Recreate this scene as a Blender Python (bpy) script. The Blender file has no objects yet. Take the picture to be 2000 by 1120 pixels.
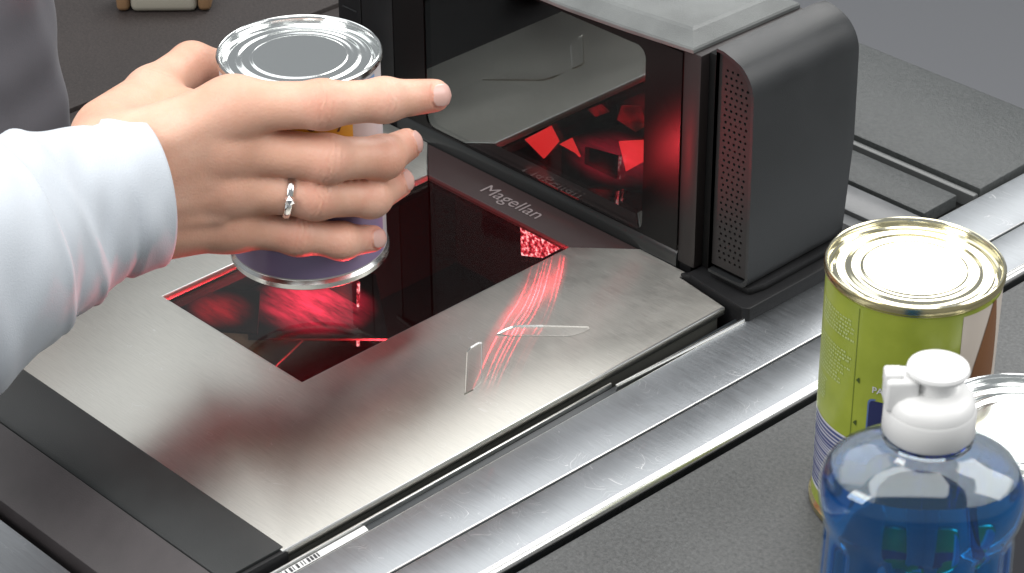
import bpy, bmesh, math, random
import numpy as np
from mathutils import Vector, Matrix
R = math.radians
scene = bpy.context.scene
C = scene.collection
random.seed(7); rng = np.random.default_rng(7)

# ------------------------------------------------------------------ camera
cam_d = bpy.data.cameras.new('camera'); cam = bpy.data.objects.new('camera', cam_d); C.objects.link(cam)
cam_d.sensor_width = 36; cam_d.lens = 88.74
cam_d.clip_start = 0.02; cam_d.clip_end = 50
r_, d_, f_ = (Vector((0.69376, 0.72017, -0.00661)), Vector((0.37228, -0.36646, -0.85271)), Vector((-0.61652, 0.58912, -0.52234)))
M4 = Matrix((r_, -d_, -f_)).transposed().to_4x4(); M4.translation = Vector((0.67656, -0.78899, 0.64563))
cam.matrix_world = M4
cam_d.dof.use_dof = True; cam_d.dof.focus_distance = 1.20; cam_d.dof.aperture_fstop = 36
scene.camera = cam

# ------------------------------------------------------------------ light
world = bpy.data.worlds.new('World'); scene.world = world; world.use_nodes = True
bg = world.node_tree.nodes['Background']; bg.inputs[0].default_value = (0.88, 0.92, 0.95, 1); bg.inputs[1].default_value = 0.36
scene.view_settings.view_transform = 'Standard'; scene.view_settings.look = 'None'
scene.view_settings.exposure = 0.0; scene.view_settings.gamma = 1
scene.cycles.max_bounces = 16; scene.cycles.transparent_max_bounces = 24; scene.cycles.transmission_bounces = 12
scene.cycles.caustics_reflective = False; scene.cycles.caustics_refractive = False
scene.cycles.sample_clamp_indirect = 4

def area(name, loc, target, sx, sy, power, col=(1, 1, 1), spread=180):
    l = bpy.data.lights.new(name, 'AREA'); l.shape = 'RECTANGLE'; l.size = sx; l.size_y = sy
    l.energy = power; l.color = col; l.spread = R(spread)
    o = bpy.data.objects.new(name, l); C.objects.link(o)
    o.location = loc; o.rotation_euler = (Vector(target) - Vector(loc)).to_track_quat('-Z', 'Y').to_euler()
    return o
# studio softboxes: one behind the scanner (mirrored by steel and lids), one overhead, plus an added fill lamp by the camera
area('softbox_back', (-0.35, 0.76, 0.88), (0.19, -0.09, 0.08), 0.58, 0.75, 6.5, (1.0, 0.99, 0.97))
area('softbox_top', (0.22, -0.45, 1.42), (-0.02, -0.12, 0.0), 1.3, 1.2, 15, (1.0, 0.985, 0.965))
area('softbox_side', (-0.85, -0.15, 1.05), (-0.08, -0.12, 0.0), 1.2, 0.9, 4.5, (0.97, 0.99, 1.0))

area('softbox_right', (0.76, 0.56, 0.80), (0.02, -0.10, 0.02), 1.05, 0.65, 8.5, (1.0, 0.99, 0.98))
area('front_fill', (-0.35, -1.45, 0.95), (-0.1, -0.15, 0.08), 0.8, 0.7, 12.0, (1.0, 0.985, 0.97))  # fill lamp added to brighten the hand and can label

# ------------------------------------------------------------------ helpers
def link(name, me, mat=None, parent=None, smooth=False):
    o = bpy.data.objects.new(name, me); C.objects.link(o)
    if mat is not None:
        for m in (mat if isinstance(mat, (list, tuple)) else [mat]): me.materials.append(m)
    if smooth:
        me.polygons.foreach_set('use_smooth', [True] * len(me.polygons))
    if parent is not None: o.parent = parent
    return o
def from_bm(name, bm, mat=None, parent=None, smooth=False):
    me = bpy.data.meshes.new(name); bm.normal_update(); bm.to_mesh(me); bm.free()
    return link(name, me, mat, parent, smooth)
def from_py(name, v, f, mat=None, parent=None, smooth=False):
    me = bpy.data.meshes.new(name); me.from_pydata([tuple(map(float, p)) for p in v], [], f); me.update()
    return link(name, me, mat, parent, smooth)
def tag(o, label=None, cat=None, group=None, kind=None):
    if label: o['label'] = label
    if cat: o['category'] = cat
    if group: o['group'] = group
    if kind: o['kind'] = kind
    return o
def empty(name, loc=(0, 0, 0)):
    o = bpy.data.objects.new(name, None); C.objects.link(o); o.location = loc; o.empty_display_size = 0.02
    return o
def put(o, parent):
    """parent o keeping its world coordinates (things' empties are only translated)"""
    o.parent = parent; o.matrix_parent_inverse = Matrix.Translation(-Vector(parent.location)); return o
def smooth_angle(o, ang=40):
    me = o.data
    me.polygons.foreach_set('use_smooth', [True] * len(me.polygons))
    try: me.set_sharp_from_angle(angle=R(ang))
    except Exception: pass
    return o
def bm_box(bm, x0, x1, y0, y1, z0, z1, bev=0.0, seg=2):
    r = bmesh.ops.create_cube(bm, size=1)
    vs = r['verts']
    for v in vs:
        v.co = Vector((x0 if v.co.x < 0 else x1, y0 if v.co.y < 0 else y1, z0 if v.co.z < 0 else z1))
    if bev > 0:
        es = list({e for v in vs for e in v.link_edges})
        bmesh.ops.bevel(bm, geom=es, offset=bev, segments=seg, profile=0.5, affect='EDGES')
def box(name, x0, x1, y0, y1, z0, z1, mat, parent=None, bev=0.0006, seg=2):
    bm = bmesh.new(); bm_box(bm, x0, x1, y0, y1, z0, z1, bev, seg)
    o = from_bm(name, bm, mat); smooth_angle(o)
    if parent is not None: put(o, parent)
    return o
def prism(name, pts, z0, z1, mat, parent=None, bev=0.0, seg=2, axis='z', edge=None):
    """extrude polygon pts; axis z: pts are xy. axis y: pts are xz, z0..z1 is the y range. axis x: pts are yz"""
    bm = bmesh.new()
    def co(p, t):
        return {'z': (p[0], p[1], t), 'y': (p[0], t, p[1]), 'x': (t, p[0], p[1])}[axis]
    a = [bm.verts.new(co(p, z0)) for p in pts]; b = [bm.verts.new(co(p, z1)) for p in pts]
    n = len(pts)
    bm.faces.new(a); bm.faces.new(b)
    for i in range(n): bm.faces.new((a[i], a[(i+1) % n], b[(i+1) % n], b[i]))
    bmesh.ops.recalc_face_normals(bm, faces=bm.faces)
    if bev > 0:
        bmesh.ops.bevel(bm, geom=[e for e in bm.edges if e.calc_face_angle(0) > R(35)], offset=bev, segments=seg, profile=0.5, affect='EDGES', material=1 if edge else -1)
    o = from_bm(name, bm, [mat, edge] if edge else mat); smooth_angle(o)
    if parent is not None: put(o, parent)
    return o
def lathe(name, prof, cx, cy, mat, parent=None, n=96, ang=35, sx=1.0, rot=0.0, sy=1.0):
    """prof: list of (r, z). r == 0 closes"""
    v, f, rings = [], [], []
    for r, z in prof:
        if r <= 1e-9:
            v.append((cx, cy, z)); rings.append([len(v)-1])
        else:
            ids = []
            for k in range(n):
                a = 2*math.pi*k/n; x, y = r*sx*math.cos(a), r*sy*math.sin(a)
                ids.append(len(v)); v.append((cx+x*math.cos(rot)-y*math.sin(rot), cy+x*math.sin(rot)+y*math.cos(rot), z))
            rings.append(ids)
    for a, b in zip(rings[:-1], rings[1:]):
        if len(a) == 1 and len(b) == 1: continue
        for k in range(n):
            k2 = (k+1) % n
            if len(a) == 1: f.append((a[0], b[k2], b[k]))
            elif len(b) == 1: f.append((a[k], a[k2], b[0]))
            else: f.append((a[k], a[k2], b[k2], b[k]))
    me = bpy.data.meshes.new(name); me.from_pydata(v, [], f); me.update()
    bm = bmesh.new(); bm.from_mesh(me); bmesh.ops.recalc_face_normals(bm, faces=bm.faces); bm.to_mesh(me); bm.free()
    o = link(name, me, mat); smooth_angle(o, ang)
    if parent is not None: put(o, parent)
    return o
def text_mesh(body, size, bold=0.0):
    cu = bpy.data.curves.new('t', 'FONT'); cu.body = body; cu.size = size; cu.offset = bold; cu.resolution_u = 4
    o = bpy.data.objects.new('t', cu); C.objects.link(o)
    dg = bpy.context.evaluated_depsgraph_get(); me = bpy.data.meshes.new_from_object(o.evaluated_get(dg))
    C.objects.unlink(o); bpy.data.objects.remove(o)
    return me
def rounded_rect(x0, x1, y0, y1, r, n=6):
    p = []
    for cx, cy, a0 in ((x1-r, y1-r, 0), (x0+r, y1-r, 90), (x0+r, y0+r, 180), (x1-r, y0+r, 270)):
        for k in range(n+1):
            a = R(a0+90*k/n); p.append((cx+r*math.cos(a), cy+r*math.sin(a)))
    return p

# ------------------------------------------------------------------ materials
class NT:
    def __init__(s, name):
        s.m = bpy.data.materials.new(name); s.m.use_nodes = True; s.t = s.m.node_tree; s.n = s.t.nodes; s.l = s.t.links
        s.p = s.n['Principled BSDF']; s.out = s.n['Material Output']
    def new(s, typ, **kw):
        nd = s.n.new(typ)
        for k, v in kw.items(): setattr(nd, k, v)
        return nd
    def coord(s, scale=(1, 1, 1), kind='Object'):
        tc = s.new('ShaderNodeTexCoord'); mp = s.new('ShaderNodeMapping'); mp.inputs['Scale'].default_value = scale
        s.l.new(tc.outputs[kind], mp.inputs['Vector']); return mp.outputs[0]
    def noise(s, vec, scale, detail=4, rough=0.55):
        nd = s.new('ShaderNodeTexNoise'); nd.inputs['Scale'].default_value = scale; nd.inputs['Detail'].default_value = detail
        nd.inputs['Roughness'].default_value = rough
        s.l.new(vec, nd.inputs['Vector']); return nd.outputs['Fac']
    def ramp(s, fac, stops):
        nd = s.new('ShaderNodeValToRGB'); e = nd.color_ramp.elements
        while len(e) < len(stops): e.new(0.5)
        for el, (p, c) in zip(e, stops):
            el.position = p; el.color = (*c, 1) if len(c) == 3 else c
        s.l.new(fac, nd.inputs[0]); return nd.outputs[0]
    def rng(s, fac, a, b, c, d):
        nd = s.new('ShaderNodeMapRange'); 
        for i, v in enumerate((a, b, c, d)): nd.inputs[i+1].default_value = v
        s.l.new(fac, nd.inputs[0]); return nd.outputs[0]
    def bump(s, h, strength, dist=0.0005):
        nd = s.new('ShaderNodeBump'); nd.inputs['Strength'].default_value = strength; nd.inputs['Distance'].default_value = dist
        s.l.new(h, nd.inputs['Height']); s.l.new(nd.outputs[0], s.p.inputs['Normal']); return nd
    def math(s, op, a, b=None):
        nd = s.new('ShaderNodeMath', operation=op)
        for i, q in enumerate((a, b)):
            if q is None: continue
            if isinstance(q, (int, float)): nd.inputs[i].default_value = q
            else: s.l.new(q, nd.inputs[i])
        return nd.outputs[0]
    def set(s, **kw):
        for k, v in kw.items(): s.p.inputs[k.replace('_', ' ')].default_value = v if not isinstance(v, tuple) else (*v, 1)
        return s

def plain(name, col, rough=0.45, metal=0.0, grain=0.0, gscale=900, spec=0.5):
    t = NT(name); t.set(Base_Color=col, Roughness=rough, Metallic=metal); t.p.inputs['Specular IOR Level'].default_value = spec
    if grain:
        v = t.coord(); h = t.noise(v, gscale, 3); t.bump(h, grain, 0.0004)
        w = t.noise(v, 35, 4)
        c = t.ramp(w, [(0.3, tuple(x*0.8 for x in col)), (0.7, tuple(min(1, x*1.2) for x in col))]); t.l.new(c, t.p.inputs['Base Color'])
        t.l.new(t.rng(w, 0.3, 0.7, rough*0.9, min(1, rough*1.15)), t.p.inputs['Roughness'])
    return t.m

def brushed(name, col, grain, rough=0.3, aniso=0.75, tangent=(1, 0, 0), scratch=0.5):
    """steel brushed along `tangent` (object axes)"""
    t = NT(name); t.set(Metallic=1.0, Roughness=rough, Anisotropic=aniso, Base_Color=col)
    v = t.coord(grain)
    st = t.noise(v, 1.0, 5, 0.7)
    big = t.noise(t.coord((1, 1, 1)), 18, 5, 0.6)
    mx = t.math('ADD', t.math('MULTIPLY', st, 0.7), t.math('MULTIPLY', big, 0.3))
    c = t.ramp(mx, [(0.33, tuple(x*0.85 for x in col)), (0.52, col), (0.68, tuple(min(1, x*1.09) for x in col))])
    # fine random scratches
    wv = t.new('ShaderNodeTexVoronoi', feature='DISTANCE_TO_EDGE'); wv.inputs['Scale'].default_value = 34
    sc = t.noise(t.coord((1, 1, 1)), 14, 3)
    dv = t.new('ShaderNodeVectorMath', operation='ADD'); tc = t.new('ShaderNodeTexCoord')
    t.l.new(tc.outputs['Object'], dv.inputs[0]); t.l.new(sc, dv.inputs[1]); t.l.new(dv.outputs[0], wv.inputs['Vector'])
    edge = t.rng(wv.outputs['Distance'], 0.0, 0.012, 1, 0)
    msk = t.rng(t.noise(t.coord((1, 1, 1)), 60, 2), 0.50, 0.64, 0, scratch)
    scr = t.math('MULTIPLY', edge, msk)
    mix = t.new('ShaderNodeMix', data_type='RGBA'); t.l.new(scr, mix.inputs['Factor']); t.l.new(c, mix.inputs['A']); mix.inputs['B'].default_value = (0.8, 0.8, 0.8, 1)
    t.l.new(mix.outputs['Result'], t.p.inputs['Base Color'])
    rr = t.math('ADD', t.rng(st, 0.3, 0.7, rough*0.9, rough*1.12), t.rng(big, 0.35, 0.7, -0.03, 0.06))
    t.l.new(rr, t.p.inputs['Roughness'])
    t.bump(st, 0.10, 0.0003)
    tv = t.new('ShaderNodeCombineXYZ')
    for i in range(3): tv.inputs[i].default_value = tangent[i]
    t.l.new(tv.outputs[0], t.p.inputs['Tangent'])
    return t.m

def pane_glass(name, ior, tint=(0.8, 0.8, 0.8), rough=0.0, extra=0.0):
    t = NT(name); t.n.remove(t.p)
    tr = t.new('ShaderNodeBsdfTransparent'); tr.inputs[0].default_value = (*tint, 1)
    gl = t.new('ShaderNodeBsdfGlossy'); gl.inputs['Roughness'].default_value = rough; gl.inputs[0].default_value = (0.92, 0.97, 0.95, 1)
    ge = t.new('ShaderNodeNewGeometry'); dt = t.new('ShaderNodeVectorMath', operation='DOT_PRODUCT')
    t.l.new(ge.outputs['Incoming'], dt.inputs[0]); t.l.new(ge.outputs['Normal'], dt.inputs[1])
    sch = t.math('POWER', t.math('SUBTRACT', 1.0, t.math('ABSOLUTE', dt.outputs['Value'])), 5.0)
    mx = t.new('ShaderNodeMixShader'); t.l.new(t.math('ADD', t.math('MULTIPLY', sch, 1-ior), ior), mx.inputs[0])
    t.l.new(tr.outputs[0], mx.inputs[1]); t.l.new(gl.outputs[0], mx.inputs[2]); t.l.new(mx.outputs[0], t.out.inputs[0])
    return t.m

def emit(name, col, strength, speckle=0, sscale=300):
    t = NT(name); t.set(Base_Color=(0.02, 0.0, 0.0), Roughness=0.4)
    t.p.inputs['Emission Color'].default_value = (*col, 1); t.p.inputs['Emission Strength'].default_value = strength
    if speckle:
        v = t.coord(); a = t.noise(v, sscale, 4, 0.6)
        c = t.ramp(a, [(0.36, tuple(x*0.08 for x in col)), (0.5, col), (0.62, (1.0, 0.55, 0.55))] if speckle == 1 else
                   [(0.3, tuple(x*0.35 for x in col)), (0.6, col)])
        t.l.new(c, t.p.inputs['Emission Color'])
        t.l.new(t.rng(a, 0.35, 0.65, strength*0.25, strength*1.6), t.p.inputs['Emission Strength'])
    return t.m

STEEL = brushed('platter_steel', (0.60, 0.585, 0.54), (75, 1500, 75), 0.42, 0.9, (0, 1, 0))
RAILST = brushed('rail_steel', (0.40, 0.42, 0.44), (70, 1300, 70), 0.50, 0.6, (0, 1, 0), 0.8)
BLACK = plain('black_plastic', (0.013, 0.013, 0.014), 0.45, grain=0.25, gscale=1600, spec=0.3)
DEEP = plain('black_recess', (0.005, 0.005, 0.005), 0.65, spec=0.2)
GLOSSBLK = plain('glossy_black', (0.012, 0.011, 0.011), 0.16)
CHAR = plain('charcoal_plastic', (0.022, 0.0235, 0.025), 0.40, grain=0.3, gscale=2200)
LIDGREY = plain('grey_cast_lid', (0.14, 0.148, 0.145), 0.42, grain=0.5, gscale=1800)
DARKBAR = plain('dark_bar_paint', (0.017, 0.019, 0.019), 0.42, grain=0.35, gscale=1700)
CHROME = plain('bright_steel_edge', (0.78, 0.78, 0.76), 0.30, 1.0)
WHITE = plain('white_plastic', (0.80, 0.80, 0.79), 0.33)
PRINTW = plain('pale_print', (0.34, 0.29, 0.29), 0.5)
RED_E = emit('laser_light_paint', (1.0, 0.045, 0.045), 1.9)  # emission paints laser light onto facets that are no lamps
RED_S = emit('laser_speckle_paint', (0.9, 0.03, 0.06), 1.5, 1, 420)
RED_D = emit('laser_dim_paint', (0.7, 0.008, 0.02), 0.35, 2, 120)

def laminate(name, c0, c1, scale, rough=0.5, bump=0.4, streak=(1, 1, 1)):
    t = NT(name); t.set(Roughness=rough)
    v = t.coord(streak); a = t.noise(v, scale, 5, 0.75); b = t.noise(t.coord(), 9, 4)
    m = t.math('ADD', t.math('MULTIPLY', a, 0.75), t.math('MULTIPLY', b, 0.25))
    t.l.new(t.ramp(m, [(0.34, c0), (0.64, c1)]), t.p.inputs['Base Color'])
    t.bump(a, bump, 0.0005); t.l.new(t.rng(b, 0.3, 0.7, rough*0.85, rough*1.15), t.p.inputs['Roughness'])
    return t.m
LAM = laminate('grey_laminate', (0.062, 0.064, 0.064), (0.145, 0.148, 0.148), 520, 0.5, 0.5)
LAMDARK = laminate('dark_laminate', (0.012, 0.009, 0.0085), (0.050, 0.039, 0.036), 620, 0.55, 0.6)
LAMBLK = laminate('black_textured_counter', (0.040, 0.044, 0.044), (0.080, 0.086, 0.086), 420, 0.36, 1.0)

# ================================================================== SETTING
S = 0.0235                                       # the counter trims run a hair off the platter's axis
def skew_strip(name, xa, xb, y0, y1, z0, z1, mat, parent=None, bev=0.0008, edge=None):
    pts = [(xa+S*y0, y0), (xb+S*y0, y0), (xb+S*y1, y1), (xa+S*y1, y1)]
    return prism(name, pts, z0, z1, mat, parent, bev, edge=edge)
fl = from_py('floor', [(-9, -6, -0.85), (6, -6, -0.85), (6, 9, -0.85), (-9, 9, -0.85)], [(0, 1, 2, 3)],
             plain('grey_floor', (0.40, 0.40, 0.42), 0.55)); tag(fl, kind='structure')
counter = empty('counter', (0, 0, -0.02)); tag(counter, kind='structure')
# counter slabs round the scanner well
skew_strip('front_slab', 0.0745, 0.62, -1.1, 0.55, -0.06, -0.0095, LAM, counter, 0.001)
box('end_plate', -0.30, 0.02, -1.1, -0.3345, -0.06, -0.020, RAILST, counter, 0.0006)
box('back_slab', -1.5, -0.402, -1.1, 0.285, -0.06, -0.005, LAMDARK, counter, 0.0008)
box('back_strip', -0.400, -0.372, -1.1, 0.285, -0.06, -0.0065, LAMDARK, counter, 0.0008)
box('back_trim', -0.370, -0.296, -1.1, 0.285, -0.06, -0.007, BLACK, counter, 0.0008)
box('well_floor', -0.372, 0.074, -0.34, 0.30, -0.13, -0.12, DEEP, counter, 0)
# behind and right of the tower
box('far_panel', -0.40, 0.0125, 0.1855, 0.2765, -0.05, -0.003, LAMBLK, counter, 0.0012)
box('far_ledge', -0.40, 0.0125, 0.1800, 0.1845, -0.05, -0.0055, plain('ledge_grey', (0.10, 0.105, 0.105), 0.35), counter, 0.0008)
box('groove_bed', -0.40, 0.0140, 0.118, 0.1795, -0.05, -0.0125, DEEP, counter, 0)
box('recess_panel', -0.40, 0.0055, 0.1475, 0.1755, -0.05, -0.0055, LAMBLK, counter, 0.001)
box('near_panel', -0.40, 0.0065, 0.122, 0.1440, -0.05, -0.0055, plain('pale_plate', (0.13, 0.135, 0.14), 0.3, grain=0.2), counter, 0.0008)
box('tower_deck', -0.40, 0.0090, 0.090, 0.1215, -0.05, -0.0075, plain('deck_grey', (0.10, 0.105, 0.11), 0.3), counter, 0.0008)

rail = empty('steel_rail', (0.026, -0.1, -0.02)); tag(rail, 'wide brushed steel rail right beside the scanner gap', 'rail', 'steel rails beside the scanner')
prism('rail_face', [(0.0082, -1.1), (0.0428-1.1*S, -1.1), (0.0428+0.6*S, 0.6), (0.0120+0.6*S, 0.6), (0.0092, -0.030)], -0.03, -0.0052, RAILST, rail, 0.0006, edge=CHROME)
rail2 = empty('steel_rail', (0.058, -0.1, -0.02)); tag(rail2, 'outer brushed steel rail with rounded bright edge along the grey counter', 'rail', 'steel rails beside the scanner')
skew_strip('rail_face', 0.0440, 0.0690, -1.1, 0.60, -0.03, -0.0052, RAILST, rail2, 0.0006, CHROME)
# rounded nose of the outer rail
pr = []
for k in range(9):
    a = R(90 - 180*k/8); pr.append((0.0693 + 0.0026*math.cos(a)*1.2, -0.0078 + 0.0026*math.sin(a)))
bm = bmesh.new(); rings = []
for y in (-1.1, 0.60): rings.append([bm.verts.new((x + S*y, y, z)) for x, z in pr])
for k in range(8): bm.faces.new((rings[0][k], rings[0][k+1], rings[1][k+1], rings[1][k]))
bmesh.ops.recalc_face_normals(bm, faces=bm.faces)
o = from_bm('edge_nose', bm, CHROME, None, True); put(o, rail2)

# ================================================================== SCANNER
sc = empty('checkout_scanner', (-0.1455, -0.13, -0.02))
tag(sc, 'checkout barcode scanner with brushed steel platter, glass window and upright black tower glowing red', 'scanner')
WX0, WX1, WY0, WY1 = -0.1985, -0.0930, -0.1882, -0.0140     # window opening
# platter: plate with window hole and the trapezoid for the name strip
T = 0.0042
def platter():
    bm = bmesh.new()
    outer = [(0, -0.2765), (0, -0.0005), (-0.0335, 0.0045), (-0.0335, 0.0100), (-0.0665, 0.0104)]
    mirror = [(-0.291 - x, y) for x, y in reversed(outer)]
    hole = [(WX1, WY1), (WX1, WY0), (WX0, WY0), (WX0, WY1)]
    # faces of the top skin (quads / ngons meeting edge to edge)
    def P(p, z): return bm.verts.new((p[0], p[1], z))
    pts = outer + mirror + hole
    for z, flip in ((0.0, False), (-T, True)):
        vs = [P(p, z) for p in pts]; n = len(outer)
        o, m, h = vs[:n], vs[n:2*n], vs[2*n:]
        polys = [[o[0], o[1], o[2], o[3], o[4], h[0], h[1]],
                 [o[0], h[1], h[2], m[-1]],
                 [m[-1], h[2], h[3], m[0], m[1], m[2], m[3]]]
        for p in polys: bm.faces.new(p[::-1] if flip else p)
        if z == 0: top = vs
        else: bot = vs
    n = len(outer)
    seq = list(range(0, n)); loop = seq + [2*n, 2*n+3] + list(range(n, 2*n))
    # outer rim including the notch of the name strip, hole's three sides are in the same loop order
    rim = list(range(0, n)) + [2*n]           # right side to window's far right corner
    for a, b in zip(rim[:-1], rim[1:]): bm.faces.new((top[a], bot[a], bot[b], top[b]))
    for a, b in ((2*n, 2*n+1), (2*n+1, 2*n+2), (2*n+2, 2*n+3)): bm.faces.new((top[a], bot[a], bot[b], top[b]))
    rim2 = [2*n+3] + list(range(n, 2*n)) + [0]
    for a, b in zip(rim2[:-1], rim2[1:]): bm.faces.new((top[a], bot[a], bot[b], top[b]))
    bmesh.ops.recalc_face_normals(bm, faces=bm.faces)
    es = [e for e in bm.edges if len(e.link_faces) == 2 and e.calc_face_angle(0) > R(60) and abs(e.verts[0].co.z) < 1e-6 and abs(e.verts[1].co.z) < 1e-6]
    bmesh.ops.bevel(bm, geom=es, offset=0.0007, segments=2, profile=0.5, affect='EDGES', material=1)
    return smooth_angle(from_bm('platter', bm, [STEEL, CHROME]), 30)
plat = put(platter(), sc); tag(plat, 'brushed stainless platter plate with embossed emblems')
# the platter's folded front flange under the plate edge
box('platter_flange', -0.0035, -0.0012, -0.2765, -0.004, -0.016, -T-0.0002, plain('flange_grey', (0.16, 0.16, 0.145), 0.35, 0.6), sc, 0.0003)
# name strip
ns = prism('name_strip', [(WX1, WY1+0.0006), (-0.0668, 0.0098), (-0.2242, 0.0098), (WX0, WY1+0.0006)], -0.004, -0.0004,
           plain('name_strip_black', (0.055, 0.036, 0.036), 0.34), sc, 0.0003)
me = text_mesh('Magellan', 0.0092, 0.0)
o = link('lettering', me, PRINTW); me.transform(Matrix.Diagonal((1, 1, 1, 1)))
xs = [v.co.x for v in me.vertices]; wd = max(xs)-min(xs); k = 0.0415/wd
for v in me.vertices: v.co = Vector(((v.co.x-min(xs))*k - 0.1665, v.co.y*k*1.0 - 0.0062, 0.0001 - 0.0002))
o.parent = ns; o.matrix_parent_inverse = ns.matrix_world.inverted() if False else Matrix.Identity(4)
# (ns carries a parent inverse, so its local space is world space)

# embossed emblems
def emblem(name, pts, w, mirror=False):
    if mirror: pts, w = [(-0.291 - x, y) for x, y in pts][::-1], w[::-1]
    if sum(a[0]*b[1]-b[0]*a[1] for a, b in zip(pts, pts[1:]+pts[:1])) < 0: pts, w = pts[::-1], w[::-1]
    bm = bmesh.new(); f = bm.faces.new([bm.verts.new((x, y, 0.00012)) for x, y in pts])
    bm.normal_update()
    def wt(c): return w[min(range(len(pts)), key=lambda i: (Vector(pts[i])-c.xy).length)]
    def lift(z0, dz):
        for v in f.verts: v.co.z = z0+dz*wt(v.co)
    bmesh.ops.inset_individual(bm, faces=[f], thickness=0.00012, use_even_offset=True); lift(0.00014, 0.0008)
    r2 = bmesh.ops.inset_individual(bm, faces=[f], thickness=0.00042, use_even_offset=True); lift(0.00022, 0.0001)
    for q in r2['faces']:
        if wt(q.calc_center_median()) > 0.45: q.material_index = 1
    lift(0.00022, 0.00012)
    o = from_bm(name, bm, [STEEL, CHROME], None, False); smooth_angle(o, 15)
    o.parent = plat; return o
def curve(pts, n=8):
    out = []
    m = len(pts)
    for i in range(m-1):
        p0, p1, p2, p3 = (Vector(pts[max(i-1, 0)]), Vector(pts[i]), Vector(pts[i+1]), Vector(pts[min(i+2, m-1)]))
        for k in range(n):
            t = k/n
            out.append(tuple(0.5*((2*p1)+(p2-p0)*t+(2*p0-5*p1+4*p2-p3)*t*t+(3*p1-p0-3*p2+p3)*t**3)))
    out.append(tuple(pts[-1])); return out
#EMBLEMPTS
wingA = [(-0.0591, -0.0964), (-0.0591, -0.0913), (-0.0585, -0.0868), (-0.0571, -0.0840), (-0.0489, -0.0757), (-0.0329, -0.0607), (-0.0316, -0.0613), (-0.0314, -0.0656), (-0.0329, -0.0710), (-0.0356, -0.0751), (-0.0428, -0.0817), (-0.0530, -0.0921)]
wingB = [(-0.0323, -0.1423), (-0.0574, -0.1176), (-0.0591, -0.1137), (-0.0595, -0.1077), (-0.0583, -0.1065), (-0.0364, -0.1272), (-0.0333, -0.1314), (-0.0324, -0.1364)]
for mi in (False, True):
    emblem('emblem', wingA, [0.5, 1, 1, 1, 1, 0.6, 0, 0, 0, 0, 0, 0], mi); emblem('emblem', wingB, [0.8, 1, 1, 1, 0.7, 0, 0, 0], mi)

# window glass and the optics pit beneath
PIT = plain('pit_black', (0.014, 0.011, 0.011), 0.25)
box('window_frame', WX0-0.002, WX1+0.002, WY0-0.002, WY0+0.0015, -0.010, -0.0045, DEEP, sc, 0.0003)
box('window_frame', WX1-0.0012, WX1+0.002, WY0+0.0017, WY1, -0.010, -0.0045, DEEP, sc, 0.0003)
box('window_frame', WX0-0.002, WX0+0.0012, WY0+0.0017, WY1, -0.010, -0.0045, DEEP, sc, 0.0003)
box('window_glass', WX0-0.0002, WX1+0.0002, WY0-0.0001, WY1+0.0004, -0.0040, -0.0022, pane_glass('window_glass', 0.045, (0.80, 0.76, 0.76)), sc, 0.0)
pit = bmesh.new(); bm_box(pit, WX0-0.028, WX1+0.02, WY0-0.015, WY1+0.045, -0.085, -0.0105)
topf = max(pit.faces, key=lambda f: f.calc_center_median().z); bmesh.ops.delete(pit, geom=[topf], context='FACES_ONLY')
bmesh.ops.reverse_faces(pit, faces=pit.faces)
o = from_bm('optics_pit', pit, PIT); put(o, sc)
MIR = plain('mirror_facet', (0.55, 0.5, 0.5), 0.05, 1.0)
def facet(name, quad, mat, parent=sc, th=0.0012):
    q = [Vector(p) for p in quad]; n = (q[1]-q[0]).cross(q[2]-q[0]).normalized()*th
    v = q + [p - n for p in q]; k = len(q)
    f = [tuple(range(k)), tuple(range(2*k-1, k-1, -1))] + [(i, i+k, (i+1) % k + k, (i+1) % k) for i in range(k)]
    o = from_py(name, v, f, mat)
    uv = o.data.uv_layers.new(name='uv'); sq = [(0, 0), (1, 0), (1, 1), (0, 1), (0, 0.5)]
    for li, l in enumerate(o.data.loops):
        uv.data[li].uv = sq[l.vertex_index % k] if li < 2*k else (0, 0)
    return put(o, parent)
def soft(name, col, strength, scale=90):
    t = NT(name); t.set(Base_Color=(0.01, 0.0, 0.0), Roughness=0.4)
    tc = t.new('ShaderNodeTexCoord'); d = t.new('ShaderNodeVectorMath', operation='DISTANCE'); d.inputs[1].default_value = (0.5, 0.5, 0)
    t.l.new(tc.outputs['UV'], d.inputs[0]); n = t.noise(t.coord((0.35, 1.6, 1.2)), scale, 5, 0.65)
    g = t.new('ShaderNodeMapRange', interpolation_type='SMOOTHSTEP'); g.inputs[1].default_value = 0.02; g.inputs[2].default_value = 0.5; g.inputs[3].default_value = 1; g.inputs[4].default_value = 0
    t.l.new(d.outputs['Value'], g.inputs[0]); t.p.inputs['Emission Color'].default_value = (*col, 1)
    t.l.new(t.math('MULTIPLY', g.outputs[0], t.rng(n, 0.3, 0.7, strength*0.1, strength*1.6)), t.p.inputs['Emission Strength']); return t.m
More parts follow.
